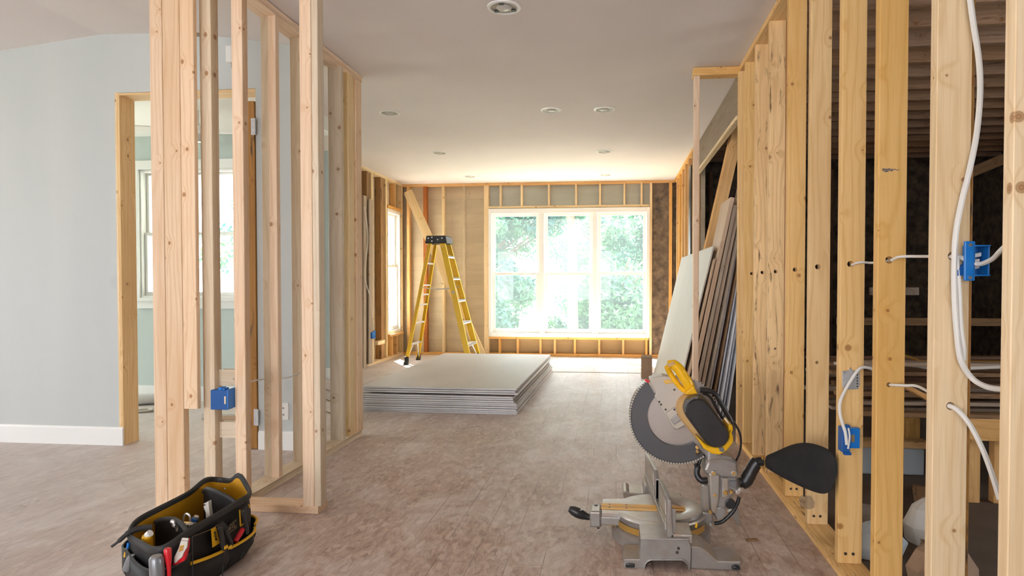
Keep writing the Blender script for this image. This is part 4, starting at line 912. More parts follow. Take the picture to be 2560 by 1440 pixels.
# turntable and lower ring
tcx = c1(672, 1000, SY).x; tz = c3(1000, 560, SY + .02).z; tz = .118
def ringpts(cx, cy, r, z, n=48, a0=0, a1=2 * math.pi): return [(cx + r * math.cos(a0 + (a1 - a0) * k / n), cy + r * math.sin(a0 + (a1 - a0) * k / n), z) for k in range(n)]
m = MB(); m.loft([ringpts(tcx, SY, .215, .0), ringpts(tcx, SY, .215, .045), ringpts(tcx, SY, .20, .055)]); m.build('base_ring', 'cast', saw, smooth=True)
m = MB(); m.loft([ringpts(tcx, SY, .185, .052), ringpts(tcx, SY, .19, .10), ringpts(tcx, SY, .20, tz - .008), ringpts(tcx, SY, .197, tz)]); m.build('turntable', 'cast_dusty', saw, smooth=True)
m = MB(); m.loft([ringpts(tcx, SY, .198, .085, a0=math.pi, a1=1.9 * math.pi), ringpts(tcx, SY, .198, .058, a0=math.pi, a1=1.9 * math.pi)], False, False); m.build('angle_scale', 'brass', saw)
m = MB(); A0, A1 = -.52 * math.pi, .50 * math.pi; m.loft([ringpts(tcx + .02, SY, q, z_, a0=A0, a1=A1) for q, z_ in ((.168, tz), (.165, tz + .012), (.115, tz + .012), (.085, tz + .002), (.085, tz))], False, False); m.build('table_ring', 'cast', saw, smooth=True)
ax0 = c3(500, 600).x
arm = [(ax0, SY - .07), (tcx - .17, SY - .075), (tcx - .10, SY - .15), (tcx, SY - .17), (tcx, SY + .17), (tcx - .10, SY + .15), (tcx - .17, SY + .11), (ax0, SY + .10)]
m = MB(); m.prism([(x, y, tz + .001) for x, y in arm], (0, 0, -.022)); m.build('table_arm', 'cast_dusty', saw, bevel=.003)
m = MB(); m.box(ax0 - .005, ax0 + .085, SY - .072, SY + .03, tz - .058, tz - .020); m.build('arm_bracket', 'cast', saw, bevel=.005)
m = MB(); m.box(ax0 - .05, ax0 + .0, SY - .08, SY + .02, tz - .068, tz + .004); m.build('handle_block', 'cast', saw, bevel=.009)
m = MB(); m.box(ax0 + .02, ax0 + .062, SY - .05, SY, tz - .066, tz - .052); m.build('spring', 'brass', saw)
for dy in (-.018, .020):
    m = MB(); m.box(ax0 - .002, tcx + .13, SY + dy - .015, SY + dy + .015, tz, tz + .004); m.build('kerf_plate', 'kerf', saw, bevel=.001)
    for x in (ax0 + .035, tcx - .15):
        mm = MB(); mm.disc((x, SY + dy, tz + .004), (0, 0, 1), .004, .001, 8); mm.build('screw', 'nail', saw)
m = MB(); m.box(ax0, tcx + .13, SY - .002, SY + .004, tz + .0005, tz + .002); m.build('kerf_slot', 'nail', saw)
# front handle
hp = [c3(395, 735), c3(340, 730), c3(290, 715), c3(230, 690), c3(170, 660), c3(110, 632)]
m = MB(); hb = bez(hp, 6); m.tube(hb, prof_r(len(hb), [.014, .014, .016, .021, .023, .021, .012]), 16)
m.build('handle', 'saw_black', saw, smooth=True)
m = MB(); m.disc(c3(235, 655), (0, .1, 1), .013, .006, 12); m.build('handle_button', 'white_plastic', saw)
m = MB(); m.obox(c3(430, 640), (.014, 0, 0), (0, .02, 0), (0, 0, .008)); m.disc(c3(432, 618), (0, 0, 1), .009, .012, 10); m.build('detent_lever', 'saw_black', saw, bevel=.003)
m = MB(); m.tube([c3(460, 850), c3(458, 868)], .006, 8); m.build('bolt', 'nail', saw)
# fences (vertical castings running into the room)
fx = .205
def fxa(y): return fx - (y - 2.55) * .072
def fence(y0, y1, z0, zA, zB, lean_=.0):
    m = MB(); m.prism([(fxa(y0), y0, z0), (fxa(y1), y1, z0), (fxa(y1), y1, zB), (fxa(y0 + .04), y0 + .04, zA), (fxa(y0), y0, zA - .03)], (.016, 0, 0)); o = m.build('fence', 'cast', saw, bevel=.003)
    h = (zA - z0)
    for a_, b_ in ((.16, .44), (.52, .86)):
        m = MB(); m.prism([(fxa(y) - .003, y, z0 + h * q) for y, q in ((y0 + .05, a_), (y1 - .04, a_), (y1 - .04, b_), (y0 + .07, b_))], (.003, 0, 0)); m.build('fence_panel', 'cast_dusty', o, bevel=.001)
    m = MB(); m.box(fxa(y0), fxa(y0) + .03, y0, y0 + .012, z0, zA - .035); m.build('fence_rib', 'cast', o, bevel=.002)
fence(2.545, 2.80, .105, .262, .262); fence(2.92, 3.33, .105, .262, .240)
m = MB(); m.prism([(fxa(2.6) - .006, 2.6, tz - .01), (fxa(3.3) - .006, 3.3, tz - .01), (fxa(3.3) - .006, 3.3, tz + .025), (fxa(2.6) - .006, 2.6, tz + .025)], (.028, 0, 0)); m.build('fence_base', 'cast', saw, bevel=.003)
slab(c3, [(1290, 530), (1335, 530), (1352, 900), (1375, 960), (1355, 985), (1285, 985)], 2.53, 2.56, 'fence_clamp', 'cast', .004)
m = MB(); p = c3(1440, 880, 2.56); m.box(p.x - .04, p.x + .045, 2.53, 2.66, .10, .135); m.build('sawdust_block', 'cast_dusty', saw, bevel=.004)
# blade and guard
BC = at(1692, 1041, SY); px1 = (at(1792, 1041, SY).x - BC.x) / 100.0
def ang(a): a = R(a); return math.cos(a), math.sin(a)
def arc(r, a0, a1, n, Y): return [Vector((BC.x + r * px1 * math.cos(R(a0 + (a1 - a0) * k / n)), Y, BC.z + r * px1 * math.sin(R(a0 + (a1 - a0) * k / n)))) for k in range(n + 1)]
m = MB(); pts = []; N = 80
for k in range(N):
    a = 360 * k / N; pts += arc(103, a, a, 1, SY + .006)[:1] + arc(108, a + 1.2, a + 1.2, 1, SY + .006)[:1] + arc(103, a + 2.4, a + 2.4, 1, SY + .006)[:1]
m.prism(pts, (0, .003, 0)); m.build('blade', 'blade', saw, origin=BC)
m = MB(); m.disc(BC + Vector((0, -.006, 0)), (0, 1, 0), .03, .012, 24); m.build('arbor_flange', 'steel', saw, smooth=True)
# lower guard: C-shaped shell from the upper left round to the lower right
m = MB(); a0, a1, n = 130, 305, 40
outer = arc(119, a0, a1, n, SY - .012); inner = arc(76, a0 + 6, a1 - 2, n, SY - .012)
m.prism(outer + inner[::-1], (0, .004, 0)); m.build('lower_guard', 'guard', saw, bevel=.001)
m = MB(); m.prism([p + Vector((0, .04, 0)) for p in outer + inner[::-1]], (0, .004, 0)); m.build('lower_guard', 'guard', saw, bevel=.001)
m = MB(); o2 = arc(121, a0, a1, n, SY - .014); i2 = arc(116, a0, a1, n, SY - .014); m.prism(o2 + i2[::-1], (0, .050, 0)); m.build('guard_rim', 'saw_black', saw, bevel=.001)
m = MB()
for k in range(52):
    a = a0 + (a1 - a0) * (k + .5) / 52; p = arc(119, a, a, 1, SY - .014)[0]; d = Vector((math.cos(R(a)), 0, math.sin(R(a)))); q = Vector((-d.z, 0, d.x)); m.obox(p, d * .0035, (0, .003, 0), q * .0042)
m.build('guard_teeth', 'housing', saw)
m = MB(); o2 = arc(78, a0 + 4, a1 - 2, n, SY - .0155); i2 = arc(75, a0 + 4, a1 - 2, n, SY - .0155); m.prism(o2 + i2[::-1], (0, .004, 0)); m.build('guard_inner_rim', 'guard', saw)
m = MB(); p = c2(372, 345, SY - .016); m.obox(p, (.009, 0, -.006), (0, .003, 0), (.003, 0, .004)); m.build('red_marker', 'red', saw)
# upper housing
slab(c2, [(395, 322), (470, 300), (560, 285), (690, 300), (800, 330), (960, 420), (1010, 560), (1000, 800), (860, 880), (735, 938), (700, 925), (640, 850), (590, 760), (462, 540), (478, 492)], SY - .035, SY + .045, 'blade_housing', 'housing', .006)
slab(c2, [(600, 740), (700, 670), (790, 700), (850, 830), (845, 870), (730, 935), (680, 900)], SY - .06, SY - .03, 'arbor_cover', 'housing', .004)
slab(c2, [(645, 800), (735, 745), (790, 815), (700, 880)], SY - .066, SY - .055, 'cover_plate', 'cast', .003)
slab(c2, [(565, 345), (620, 330), (680, 345), (690, 375), (590, 385)], SY - .039, SY - .03, 'housing_window', 'brass', .001)
for x, y in ((700, 452), (520, 597), (540, 630), (595, 690), (745, 745), (770, 790), (700, 690)):
    m = MB(); p = c2(x, y, SY - (.036 if y < 640 else .061)); m.disc(p, (0, -1, 0), .0045, .003, 10); m.build('screw', 'nail', saw)
# spine plate under the motor running to the pivot
slab(c2, [(700, 930), (860, 870), (960, 1000), (1060, 1160), (1250, 1240), (1300, 1250), (1290, 1320), (1130, 1400), (1070, 1350), (1090, 1270), (1040, 1180), (960, 1040), (860, 900)], SY - .05, SY + .02, 'spine', 'cast', .004)
# motor: nested capsules stepping towards the camera
def capsule(ax, ay, bx_, by_, r0, Ya, Yb, name, mat, r_end=None, rounds=0.0):
    A = c2(ax, ay, (Ya + Yb) / 2); B = c2(bx_, by_, (Ya + Yb) / 2); A.y = B.y = 0; d = (B - A).normalized(); q = Vector((-d.z, 0, d.x)); k = (at(1640, 1000, (Ya + Yb) / 2).x - at(1540, 1000, (Ya + Yb) / 2).x) / 100 * .20833
    def ring(r, Y):
        r *= k; P = []
        for i in range(13): a = math.pi / 2 + math.pi * i / 12; P.append(A + (d * math.cos(a) + q * math.sin(a)) * r + Vector((0, Y, 0)))
        for i in range(13): a = -math.pi / 2 + math.pi * i / 12; P.append(B + (d * math.cos(a) + q * math.sin(a)) * r + Vector((0, Y, 0)))
        return P
    m = MB(); m.loft([ring(r0, Yb), ring(r0, Ya + rounds), ring(r0 - 10, Ya + rounds * .35), ring(r0 - 28, Ya)] if rounds else [ring(r0, Yb), ring(r0, Ya)]); return m.build(name, mat, saw, smooth=True)
capsule(900, 672, 1125, 955, 178, SY - .13, SY + .02, 'motor_body', 'saw_tan', rounds=.03)
capsule(968, 682, 1188, 978, 156, SY - .21, SY - .12, 'motor_cap', 'saw_black', rounds=.03)
for k in range(16):
    a = R(195 - k * 7.2); cc = c2(968, 682, SY - .195); kk = (at(1640, 1000, SY - .2).x - at(1540, 1000, SY - .2).x) / 100 * .20833
    p = cc + Vector((math.cos(a), 0, math.sin(a))) * 130 * kk; d = Vector((math.cos(a), 0, math.sin(a))); m = MB(); m.obox(p, d * .006, (0, .007, 0), Vector((-d.z, 0, d.x)) * .0016); m.build('vent_slot', 'grey_plastic', saw)
slab(c2, [(950, 990), (1100, 1130), (1220, 1135), (1340, 1050), (1350, 870), (1398, 868), (1410, 940), (1385, 980), (1412, 1020), (1408, 1090), (1330, 1190), (1240, 1240), (1150, 1225), (1050, 1160)], SY - .17, SY - .02, 'motor_skirt', 'saw_yellow', .008)
slab(c2, [(1232, 1150), (1285, 1140), (1305, 1190), (1275, 1202), (1245, 1190)], SY - .176, SY - .168, 'emblem', 'grey_plastic', .001)
# yellow carrying handle
m = MB(); m.tube(bez([c2(625, 160, SY - .07), c2(680, 150, SY - .07), c2(750, 200, SY - .07), c2(800, 280, SY - .07), c2(855, 360, SY - .07), c2(885, 430, SY - .065), c2(900, 490, SY - .05)], 6), [.013] + [.020] * 5 + [.0225] * 24 + [.021] * 4 + [.024] * 3, 14); m.build('grip', 'saw_yellow', saw, smooth=True)
m = MB(); m.tube(bez([c2(612, 175, SY - .05), c2(640, 240, SY - .04), c2(700, 330, SY - .04), c2(770, 420, SY - .04), c2(850, 480, SY - .04)], 6), [.012] * 25, 10); m.build('grip_base', 'saw_yellow', saw, smooth=True)
slab(c2, [(600, 145), (690, 115), (715, 140), (640, 185)], SY - .094, SY - .088, 'grip_label', 'saw_tan', .001)
slab(c2, [(830, 495), (930, 400), (965, 480), (985, 505), (840, 515)], SY - .10, SY - .02, 'grip_mount', 'saw_yellow', .006)
# black rear handle and cords
m = MB(); m.tube(bez([c2(1010, 455, SY - .03), c2(1110, 465, SY - .03), c2(1190, 500, SY - .03), c2(1250, 600, SY - .03), c2(1320, 720, SY - .03), c2(1375, 820, SY - .03), c2(1350, 870, SY - .03)], 6), [.012] * 8 + [.0105] * 23 + [.013] * 6, 12); m.build('carry_handle', 'saw_black', saw, smooth=True)
m = MB(); m.tube(bez([c2(1040, 490, SY - .03), c2(1130, 540, SY - .03), c2(1200, 660, SY - .03), c2(1270, 780, SY - .03), c2(1330, 830, SY - .03)], 6), .006, 10); m.build('carry_handle_web', 'saw_black', saw, smooth=True)
m = MB(); m.tube(bez([c2(1420, 850, SY - .05), c2(1480, 960, SY - .05), c2(1500, 1080, SY - .05), c2(1480, 1220, SY - .04), c2(1430, 1320, SY - .02)], 8), .0048, 8); m.build('motor_cord', 'saw_black', saw, smooth=True)
m = MB(); m.tube(bez([c3(2150, 490, SY - .03), c3(2130, 560, SY - .03), c3(2080, 660, SY - .03), c3(2000, 745, SY - .03), c3(1930, 795, SY - .03), c3(1850, 808, SY - .03)], 8), .0085, 10); m.build('power_cord', 'saw_black', saw, smooth=True)
# pivot castings at the back
slab(c1, [(965, 640), (1060, 690), (1120, 700), (1155, 740), (1158, 800), (1150, 840), (980, 830), (948, 810), (945, 780), (960, 740)], SY - .06, SY + .06, 'pivot_head', 'cast', .012)
slab(c1, [(975, 800), (1045, 815), (1040, 960), (1020, 1060), (990, 1050), (980, 930)], SY - .075, SY - .04, 'pivot_arm', 'cast_dusty', .008)
slab(c1, [(1040, 820), (1155, 830), (1165, 900), (1110, 960), (1090, 980), (1075, 1060), (1010, 1090), (1030, 960)], SY - .055, SY + .03, 'pivot_body', 'cast', .012)
slab(c1, [(1055, 835), (1095, 835), (1095, 950), (1055, 960)], SY - .068, SY - .054, 'pivot_cover', 'cast_dusty', .004)
slab(c1, [(1100, 850), (1150, 850), (1145, 895), (1102, 890)], SY - .062, SY - .05, 'bevel_window', 'grey_plastic', .003)
slab(c1, [(1010, 1060), (1020, 1020), (1050, 1010), (1080, 1030), (1075, 1070), (1030, 1100)], SY - .06, SY - .02, 'bevel_sector', 'cast', .004)
slab(c1, [(930, 1040), (1000, 1050), (1005, 1115), (985, 1125), (935, 1115)], SY - .05, SY + .05, 'pivot_bracket', 'cast', .008)
slab(c1, [(930, 870), (975, 880), (985, 1050), (935, 1040)], SY - .02, SY + .06, 'rear_column', 'cast_dusty', .006)
slab(c1, [(1090, 1045), (1140, 1010), (1160, 1030), (1160, 1140), (1110, 1060)], SY + .05, SY + .07, 'rear_stabilizer', 'cast', .002)
for x, y, r in ((1003, 803, .014), (1128, 803, .014)):
    m = MB(); m.disc(c1(x, y, SY - .061), (0, -1, 0), r, .008, 16); o = m.build('pivot_bolt', 'cast_dusty', saw, smooth=False, bevel=.002)
    mm = MB(); mm.disc(c1(x, y, SY - .070), (0, -1, 0), r * .5, .006, 6); mm.build('bolt_head', 'brass', o)
for x, y, r, mt in ((1075, 920, .010, 'brass'), (1110, 915, .009, 'brass'), (1008, 935, .007, 'brass'), (1150, 915, .012, 'steel'), (1165, 900, .010, 'steel'), (980, 1040, .008, 'brass'), (985, 1118, .007, 'steel'), (900, 640, .008, 'brass'), (905, 685, .009, 'nail'), (900, 665, .007, 'brass')):
    m = MB(); m.disc(c1(x, y, SY - .068), (0, -1, 0), r, .016, 8, r * .8); m.build('knob', mt, saw, bevel=.001)
m = MB(); m.disc(c1(1103, 985, SY - .035), (0, -1, 0), .022, .02, 20); m.build('lock_knob', 'saw_black', saw, bevel=.003)
m = MB(); m.tube(bez([c1(935, 680, SY + .03), c1(905, 760, SY + .02), c1(900, 810, SY + .01), c1(925, 845, SY), c1(965, 845, SY)], 6), [.008] * 6 + [.014] * 19, 10); m.build('lock_lever', 'saw_black', saw, smooth=True)
slab(c1, [(880, 745), (895, 740), (905, 760), (885, 765)], SY - .01, SY + .01, 'lever_tab', 'saw_black', .002)
m = MB(); m.tube(bez([c1(955, 730, SY - .062), c1(1010, 720, SY - .064), c1(1075, 720, SY - .064), c1(1140, 745, SY - .062)], 6), .0035, 6); m.build('wire', 'cast_dusty', saw, smooth=True)
slab(c3, [(1620, 860), (1630, 800), (1650, 815), (1645, 870)], SY - .21, SY - .205, 'warning_mark', 'saw_yellow', .0005)
# dust elbow and dust bag
m = MB(); m.tube(bez([c1(1160, 860), c1(1200, 850), c1(1235, 790), c1(1270, 735), c1(1310, 730)], 8), [.022] * 5 + [.030] * 10 + [.028] * 10 + [.020] * 8, 14)
el = m.build('dust_elbow', 'saw_black', saw, smooth=True)
m = MB(); m.tube([c1(1306, 700, SY - .01), c1(1312, 735, SY - .01), c1(1322, 768, SY - .01)], .006, 8); m.build('bag_tie', 'brass', saw, smooth=True)
secs = [(1912, 1140, 1166, 2.86, .020), (1925, 1136, 1175, 2.85, .026), (1950, 1125, 1190, 2.82, .040), (1978, 1112, 1204, 2.78, .052), (2008, 1106, 1218, 2.73, .060), (2038, 1110, 1230, 2.67, .060), (2060, 1118, 1235, 2.62, .052), (2078, 1127, 1228, 2.57, .042), (2088, 1142, 1198, 2.54, .030), (2093, 1155, 1188, 2.52, .015)]
rings = []
for i, (px, y0, y1, Y, hw) in enumerate(secs):
    a = at(px, y0, Y); b = at(px, y1, Y); c = (a + b) / 2; h = (a.z - b.z) / 2; R_ = []
    for k in range(28):
        q = 2 * math.pi * k / 28; cs_, sn = math.cos(q), math.sin(q); e = .8
        R_.append(Vector((c.x + .45 * hw * math.copysign(abs(cs_) ** e, cs_) * .4, c.y + hw * math.copysign(abs(cs_) ** e, cs_) * (1 + .08 * math.sin(i * 2.1 + k)), c.z + h * math.copysign(abs(sn) ** e, sn))))
    rings.append(R_)
m = MB(); m.loft(rings); db = m.build('dust_bag', 'bag_cloth', saw, smooth=True); sm_ = db.modifiers.new('sub', 'SUBSURF'); sm_.levels = 1; sm_.render_levels = 1

# ------------------------------------------------------------------ tool bag
BX0, BX1, BYa, BYb = -1.765, -1.500, 1.955, 2.52
def shy(x, y): return y + (BX1 - x) * .58
bag = thing('tool_bag', 'open black tool bag with yellow lining on the floor at the left', 'tool bag', ((BX0 + BX1) / 2, (BYa + BYb) / 2, 0))
def rr_loop(x0, x1, y0, y1, r, n=8):
    P = []
    for cx, cy, a0 in ((x1 - r, y1 - r, 0), (x0 + r, y1 - r, 90), (x0 + r, y0 + r, 180), (x1 - r, y0 + r, 270)):
        for k in range(n + 1): a = R(a0 + 90 * k / n); P.append((cx + r * math.cos(a), cy + r * math.sin(a)))
    # add straight points
    Q = []
    for i, p in enumerate(P):
        Q.append(p); q = P[(i + 1) % len(P)]; L = math.hypot(q[0] - p[0], q[1] - p[1])
        if L > .05:
            k = int(L / .03)
            for j in range(1, k): Q.append((p[0] + (q[0] - p[0]) * j / k, p[1] + (q[1] - p[1]) * j / k))
    return Q
def rim_z(x, y):
    u = (y - (BX1 - x) * .58 - BYa) / (BYb - BYa); z = .240 + .004 * u
    if x < (BX0 + BX1) / 2: z += .022 * math.exp(-((u - .82) / .12) ** 2)
    z += .045 * math.exp(-((x - (BX0 + BX1) / 2 - .02) / .045) ** 2) * (1 if u > .9 else 0)
    z -= .02 * math.exp(-((u - .0) / .1) ** 2)
    return z
base = rr_loop(BX0 + .01, BX1 - .01, BYa + .02, BYb - .02, .08); mid_ = rr_loop(BX0 - .015, BX1 + .012, BYa - .005, BYb + .005, .085); top = rr_loop(BX0, BX1, BYa, BYb, .075)
N = min(len(base), len(mid_), len(top))
def resample(P, n):
    L = [0]
    for i in range(len(P)): q = P[(i + 1) % len(P)]; L.append(L[-1] + math.hypot(q[0] - P[i][0], q[1] - P[i][1]))
    out = []
    for k in range(n):
        t = L[-1] * k / n; i = 0
        while L[i + 1] < t: i += 1
        f = (t - L[i]) / max(1e-9, L[i + 1] - L[i]); a = P[i]; b = P[(i + 1) % len(P)]; out.append((a[0] + (b[0] - a[0]) * f, a[1] + (b[1] - a[1]) * f))
    return out
N = 84; base, mid_, top = ([(x, shy(x, y)) for x, y in resample(P, N)] for P in (base, mid_, top))
def lerp2(A, B, f): return [(a[0] + (b[0] - a[0]) * f, a[1] + (b[1] - a[1]) * f) for a, b in zip(A, B)]
def off(P, d):
    cx, cy = (BX0 + BX1) / 2, (BYa + BYb) / 2; out = []
    for i, p in enumerate(P):
        a = P[i - 1]; b = P[(i + 1) % len(P)]; t = Vector((b[0] - a[0], b[1] - a[1])).normalized(); out.append((p[0] + t.y * -d, p[1] + t.x * d))
    return out
rings = [[(x, y, 0.002) for x, y in base], [(x, y, .02) for x, y in lerp2(base, mid_, .6)]]
for f in (.3, .5, .7, .85, 1):
    P = lerp2(mid_, top, f); rings.append([(x + .003 * math.sin(i * .7 + f * 9), y + .002 * math.sin(i * 1.1), rim_z(*top[i]) * f) for i, (x, y) in enumerate(P)])
m = MB(); m.loft(rings, False); m.add(rings[0], [tuple(range(N))]); m.build('shell', 'bag_nylon', bag, smooth=True)
inn = []
for f in (1, .75, .5, .3, .2):
    P = off(lerp2(base, lerp2(mid_, top, f), min(1, .3 + f)), .007 + .012 * (1 - f)); inn.append([(x + .003 * math.sin(i * .55) * (1 - f), y, (rim_z(*top[i]) - .004) * f) for i, (x, y) in enumerate(P)])
m = MB(); m.loft(inn, False); m.add(inn[-1], [tuple(range(N))]); m.build('lining', 'bag_yellow', bag, smooth=True)
m = MB(); path = [Vector((x, y, rim_z(x, y))) for x, y in top]; n8 = 8; rg = []
for i, p in enumerate(path + path[:1]):
    t = (path[(i + 1) % N] - path[(i - 1) % N]).normalized(); a = Vector((0, 0, 1)); b = t.cross(a).normalized(); a = b.cross(t)
    rg.append([p + b * .0085 * math.cos(2 * math.pi * k / n8) + a * .015 * math.sin(2 * math.pi * k / n8) for k in range(n8)])
m.loft(rg, False); m.build('rim_binding', 'bag_trim', bag, smooth=True)
# folded gussets: black end panels inside
def arch_panel(yc, hx, z0, zr, name, mat, t=.006, bow=.03, xa=None, xb=None):
    xa = xa if xa is not None else BX0 + .012; xb = xb if xb is not None else BX1 - .012; P = []; n = 18; m = MB(); r0 = []; r1 = []
    for k in range(n + 1):
        u = k / n; x = xa + (xb - xa) * u; z = z0 + zr * math.sin(math.pi * u) ** .7; y = shy(x, yc) - bow * math.sin(math.pi * u)
        r0.append((x, y, .02)); r1.append((x, y - .01 * math.sin(math.pi * u), z))
    m.loft([r0, r1], False, False); m.loft([[Vector(p) + Vector((0, t, 0)) for p in r0], [Vector(p) + Vector((0, t, 0)) for p in r1]], False, False); o = m.build(name, mat, bag, smooth=True)
    m = MB(); m.tube([Vector(p) + Vector((0, t / 2, 0)) for p in r1], .0085, 8); m.build('panel_binding', 'bag_trim', bag, smooth=True)
    return o
arch_panel(2.11, .1, .205, .03, 'divider', 'bag_nylon', bow=-.035)
arch_panel(2.40, .1, .228, .045, 'divider', 'bag_nylon', bow=.03)
m = MB(); m.box(BX1 - .015, BX1 - .010, 2.15, 2.40, .06, .215); m.build('inner_pocket', 'bag_nylon', bag)
# outer pocket bands: a shell just outside, along the right side and the near end
def band(i0, i1, z0, zf, d, name, mat, bulge=.0):
    m = MB(); A = []; Bq = []; T = []
    L = i1 - i0
    for k in range(L + 1):
        i = (i0 + k) % N; s = math.sin(math.pi * k / L); p = off(mid_, -d - bulge * s)[i]; q = off(base, -d * .7)[i]; A.append((q[0], q[1], z0)); Bq.append((p[0], p[1], (z0 + zf(k / L)) / 2)); T.append((p[0], p[1], zf(k / L)))
    m.loft([A, Bq, T], False, False); o = m.build(name, mat, bag, smooth=True); sd_ = o.modifiers.new('solid', 'SOLIDIFY'); sd_.thickness = .003; return T
def idx(x, y): return min(range(N), key=lambda i: (mid_[i][0] - x) ** 2 + (mid_[i][1] - shy(x, y)) ** 2)
# loop runs counter-clockwise: right side is reached from near-right corner going back
iNR = idx(BX1, BYa + .12); iM = idx(BX1 + .01, 2.30); iF = idx(BX1, BYb - .03); iNL = idx(BX0, BYa + .1); iFe = idx(BX1 - .1, BYb)
def span(a, b): return (a, b if b >= a else b + N)
def piping(T, r=.0042, mat='piping', name='piping'):
    m = MB(); m.tube([Vector(p) + Vector((.004, 0, .001)) for p in T], r, 6); m.build(name, mat, bag, smooth=True)
a, b = span(iNR, iM); T = band(a, b, .01, lambda u: .140 - .034 * u, .006, 'side_pocket', 'bag_nylon', .014); piping(T, .006)
a, b = span(iM, iF); T = band(a, b, .01, lambda u: .100 + .003 * u, .008, 'side_pocket', 'bag_nylon', .012); piping(T, .006)
a, b = span(iF, iFe); T = band(a, b, .01, lambda u: .117 + .004 * u, .010, 'end_pocket', 'bag_nylon', .012); piping(T, .006)
iC = idx(BX0 + .06, BYa); a, b = span(iNL, iC); T = band(a, b, .01, lambda u: .178 - .008 * math.sin(math.pi * u), .006, 'end_pocket', 'bag_nylon', .015); piping(T, .004, 'bag_trim', 'pocket_binding')
a, b = span(iC, iNR); T = band(a, b, .01, lambda u: .176 - .010 * math.sin(math.pi * u), .006, 'front_pocket', 'bag_nylon', .016); piping(T, .005, 'bag_trim', 'pocket_binding')
def onside(px, py, o=0.0): 
    p = atx(px, py, BX1 + .012 + o); return p
def sidepatch(pts, o, name, mat, t=.002, parent=None):
    m = MB(); m.prism([onside(x, y, o) for x, y in pts], (t, 0, 0)); return m.build(name, mat, parent or bag)
def b4(x, y): return 260 + x * .18055, 1180 + y * .18055
lbl = sidepatch([b4(*q) for q in ((1480, 790), (1545, 762), (1598, 985), (1500, 1045))], .010, 'label_patch', 'piping')
for q in (((1520, 830), (1545, 825), (1548, 850), (1525, 855)), ((1525, 865), (1552, 860), (1555, 875), (1530, 880)), ((1528, 892), (1556, 886), (1560, 900), (1532, 906)), ((1536, 918), (1560, 912), (1566, 945), (1542, 950))):
    sidepatch([b4(*p) for p in q], .0125, 'lettering', 'saw_black', .001, lbl)
lg = sidepatch([b4(*q) for q in ((1720, 740), (1830, 640), (1845, 770), (1715, 865))], .010, 'logo_patch', 'bag_nylon')
for q in (((1740, 735), (1765, 712), (1768, 722), (1743, 745)), ((1775, 705), (1800, 683), (1803, 695), (1778, 717)), ((1808, 675), (1828, 658), (1830, 668), (1811, 686)), ((1735, 765), (1752, 752), (1748, 800), (1730, 812)), ((1762, 745), (1790, 722), (1792, 732), (1772, 748)), ((1768, 770), (1790, 752), (1792, 762), (1768, 782)),
          ((1800, 722), (1806, 717), (1808, 765), (1802, 770)), ((1802, 765), (1832, 742), (1833, 752), (1804, 775)), ((1720, 850), (1840, 762), (1841, 768), (1720, 858))):
    sidepatch([b4(*p) for p in q], .0125, 'lettering', 'thread', .001, lg)
for q in (((1870, 525), (1885, 522), (1895, 735), (1880, 745)), ((1995, 445), (2010, 450), (2020, 500), (2005, 490)), ((1880, 745), (1935, 700), (1938, 712), (1888, 758))): sidepatch([b4(*p) for p in q], .012, 'piping', 'piping')
for q in (((1565, 745), (1640, 685), (1725, 765), (1700, 930), (1640, 950), (1590, 830)), ((1905, 520), (1985, 450), (2020, 560), (2010, 680), (1960, 700), (1925, 600))): sidepatch([b4(*p) for p in q], .014, 'handle_anchor', 'bag_trim', .003)
def sidetube(pts, r, name, mat, o=.02): m = MB(); m.tube(bez([onside(*b4(x, y), o) for x, y in pts], 6), r, 8); return m.build(name, mat, bag, smooth=True)
for pts in (((1600, 770), (1630, 880), (1640, 990), (1660, 1060), (1720, 1050), (1760, 990), (1720, 900), (1680, 800)), ((1925, 540), (1945, 620), (1960, 700), (1975, 760), (1985, 850))): sidetube(pts, .008, 'carry_strap', 'bag_trim', .028)
for x, y in ((1690, 1040), (1745, 1040)):
    m = MB(); p = onside(*b4(x, y), .04); m.obox(p, (.003, 0, 0), (0, .009, 0), (0, 0, .006)); m.build('strap_buckle', 'piping', bag, bevel=.002)
for q in (((1222, 890), (1228, 1440)), ((1660, 1090), (1640, 1440)), ((1960, 930), (1900, 1200))):
    m = MB(); m.tube([onside(*b4(*q[0]), .018), onside(*b4(*q[1]), .018)], .002, 5); m.build('seam', 'bag_trim', bag)
sidepatch([b4(*q) for q in ((1240, 885), (1460, 800), (1590, 720), (1590, 728), (1460, 808), (1240, 893))], .010, 'stitching', 'thread', .001)
# zip pull strap at the near left end
q0 = atz(345, 1322, .242)
m = MB(); P = bez([q0 + Vector((.03, .03, -.005)), q0, atz(318, 1335, .235), atz(298, 1352, .22), atz(280, 1366, .20)], 6); m.tube(P, [.011] * 13 + [.008] * 6 + [.005] * 6, 8); m.build('end_strap', 'bag_trim', bag, smooth=True)
m = MB()
for (x, y) in ((2.52, 0), (2.515, 1), (2.51, 2), (2.505, 3)): m.disc((BX0 + .14 + .004 * y, x - .02, .262 - .02 * y), (0, -1, 0), .004, .003, 8)
m.build('zip_teeth', 'alu', bag)

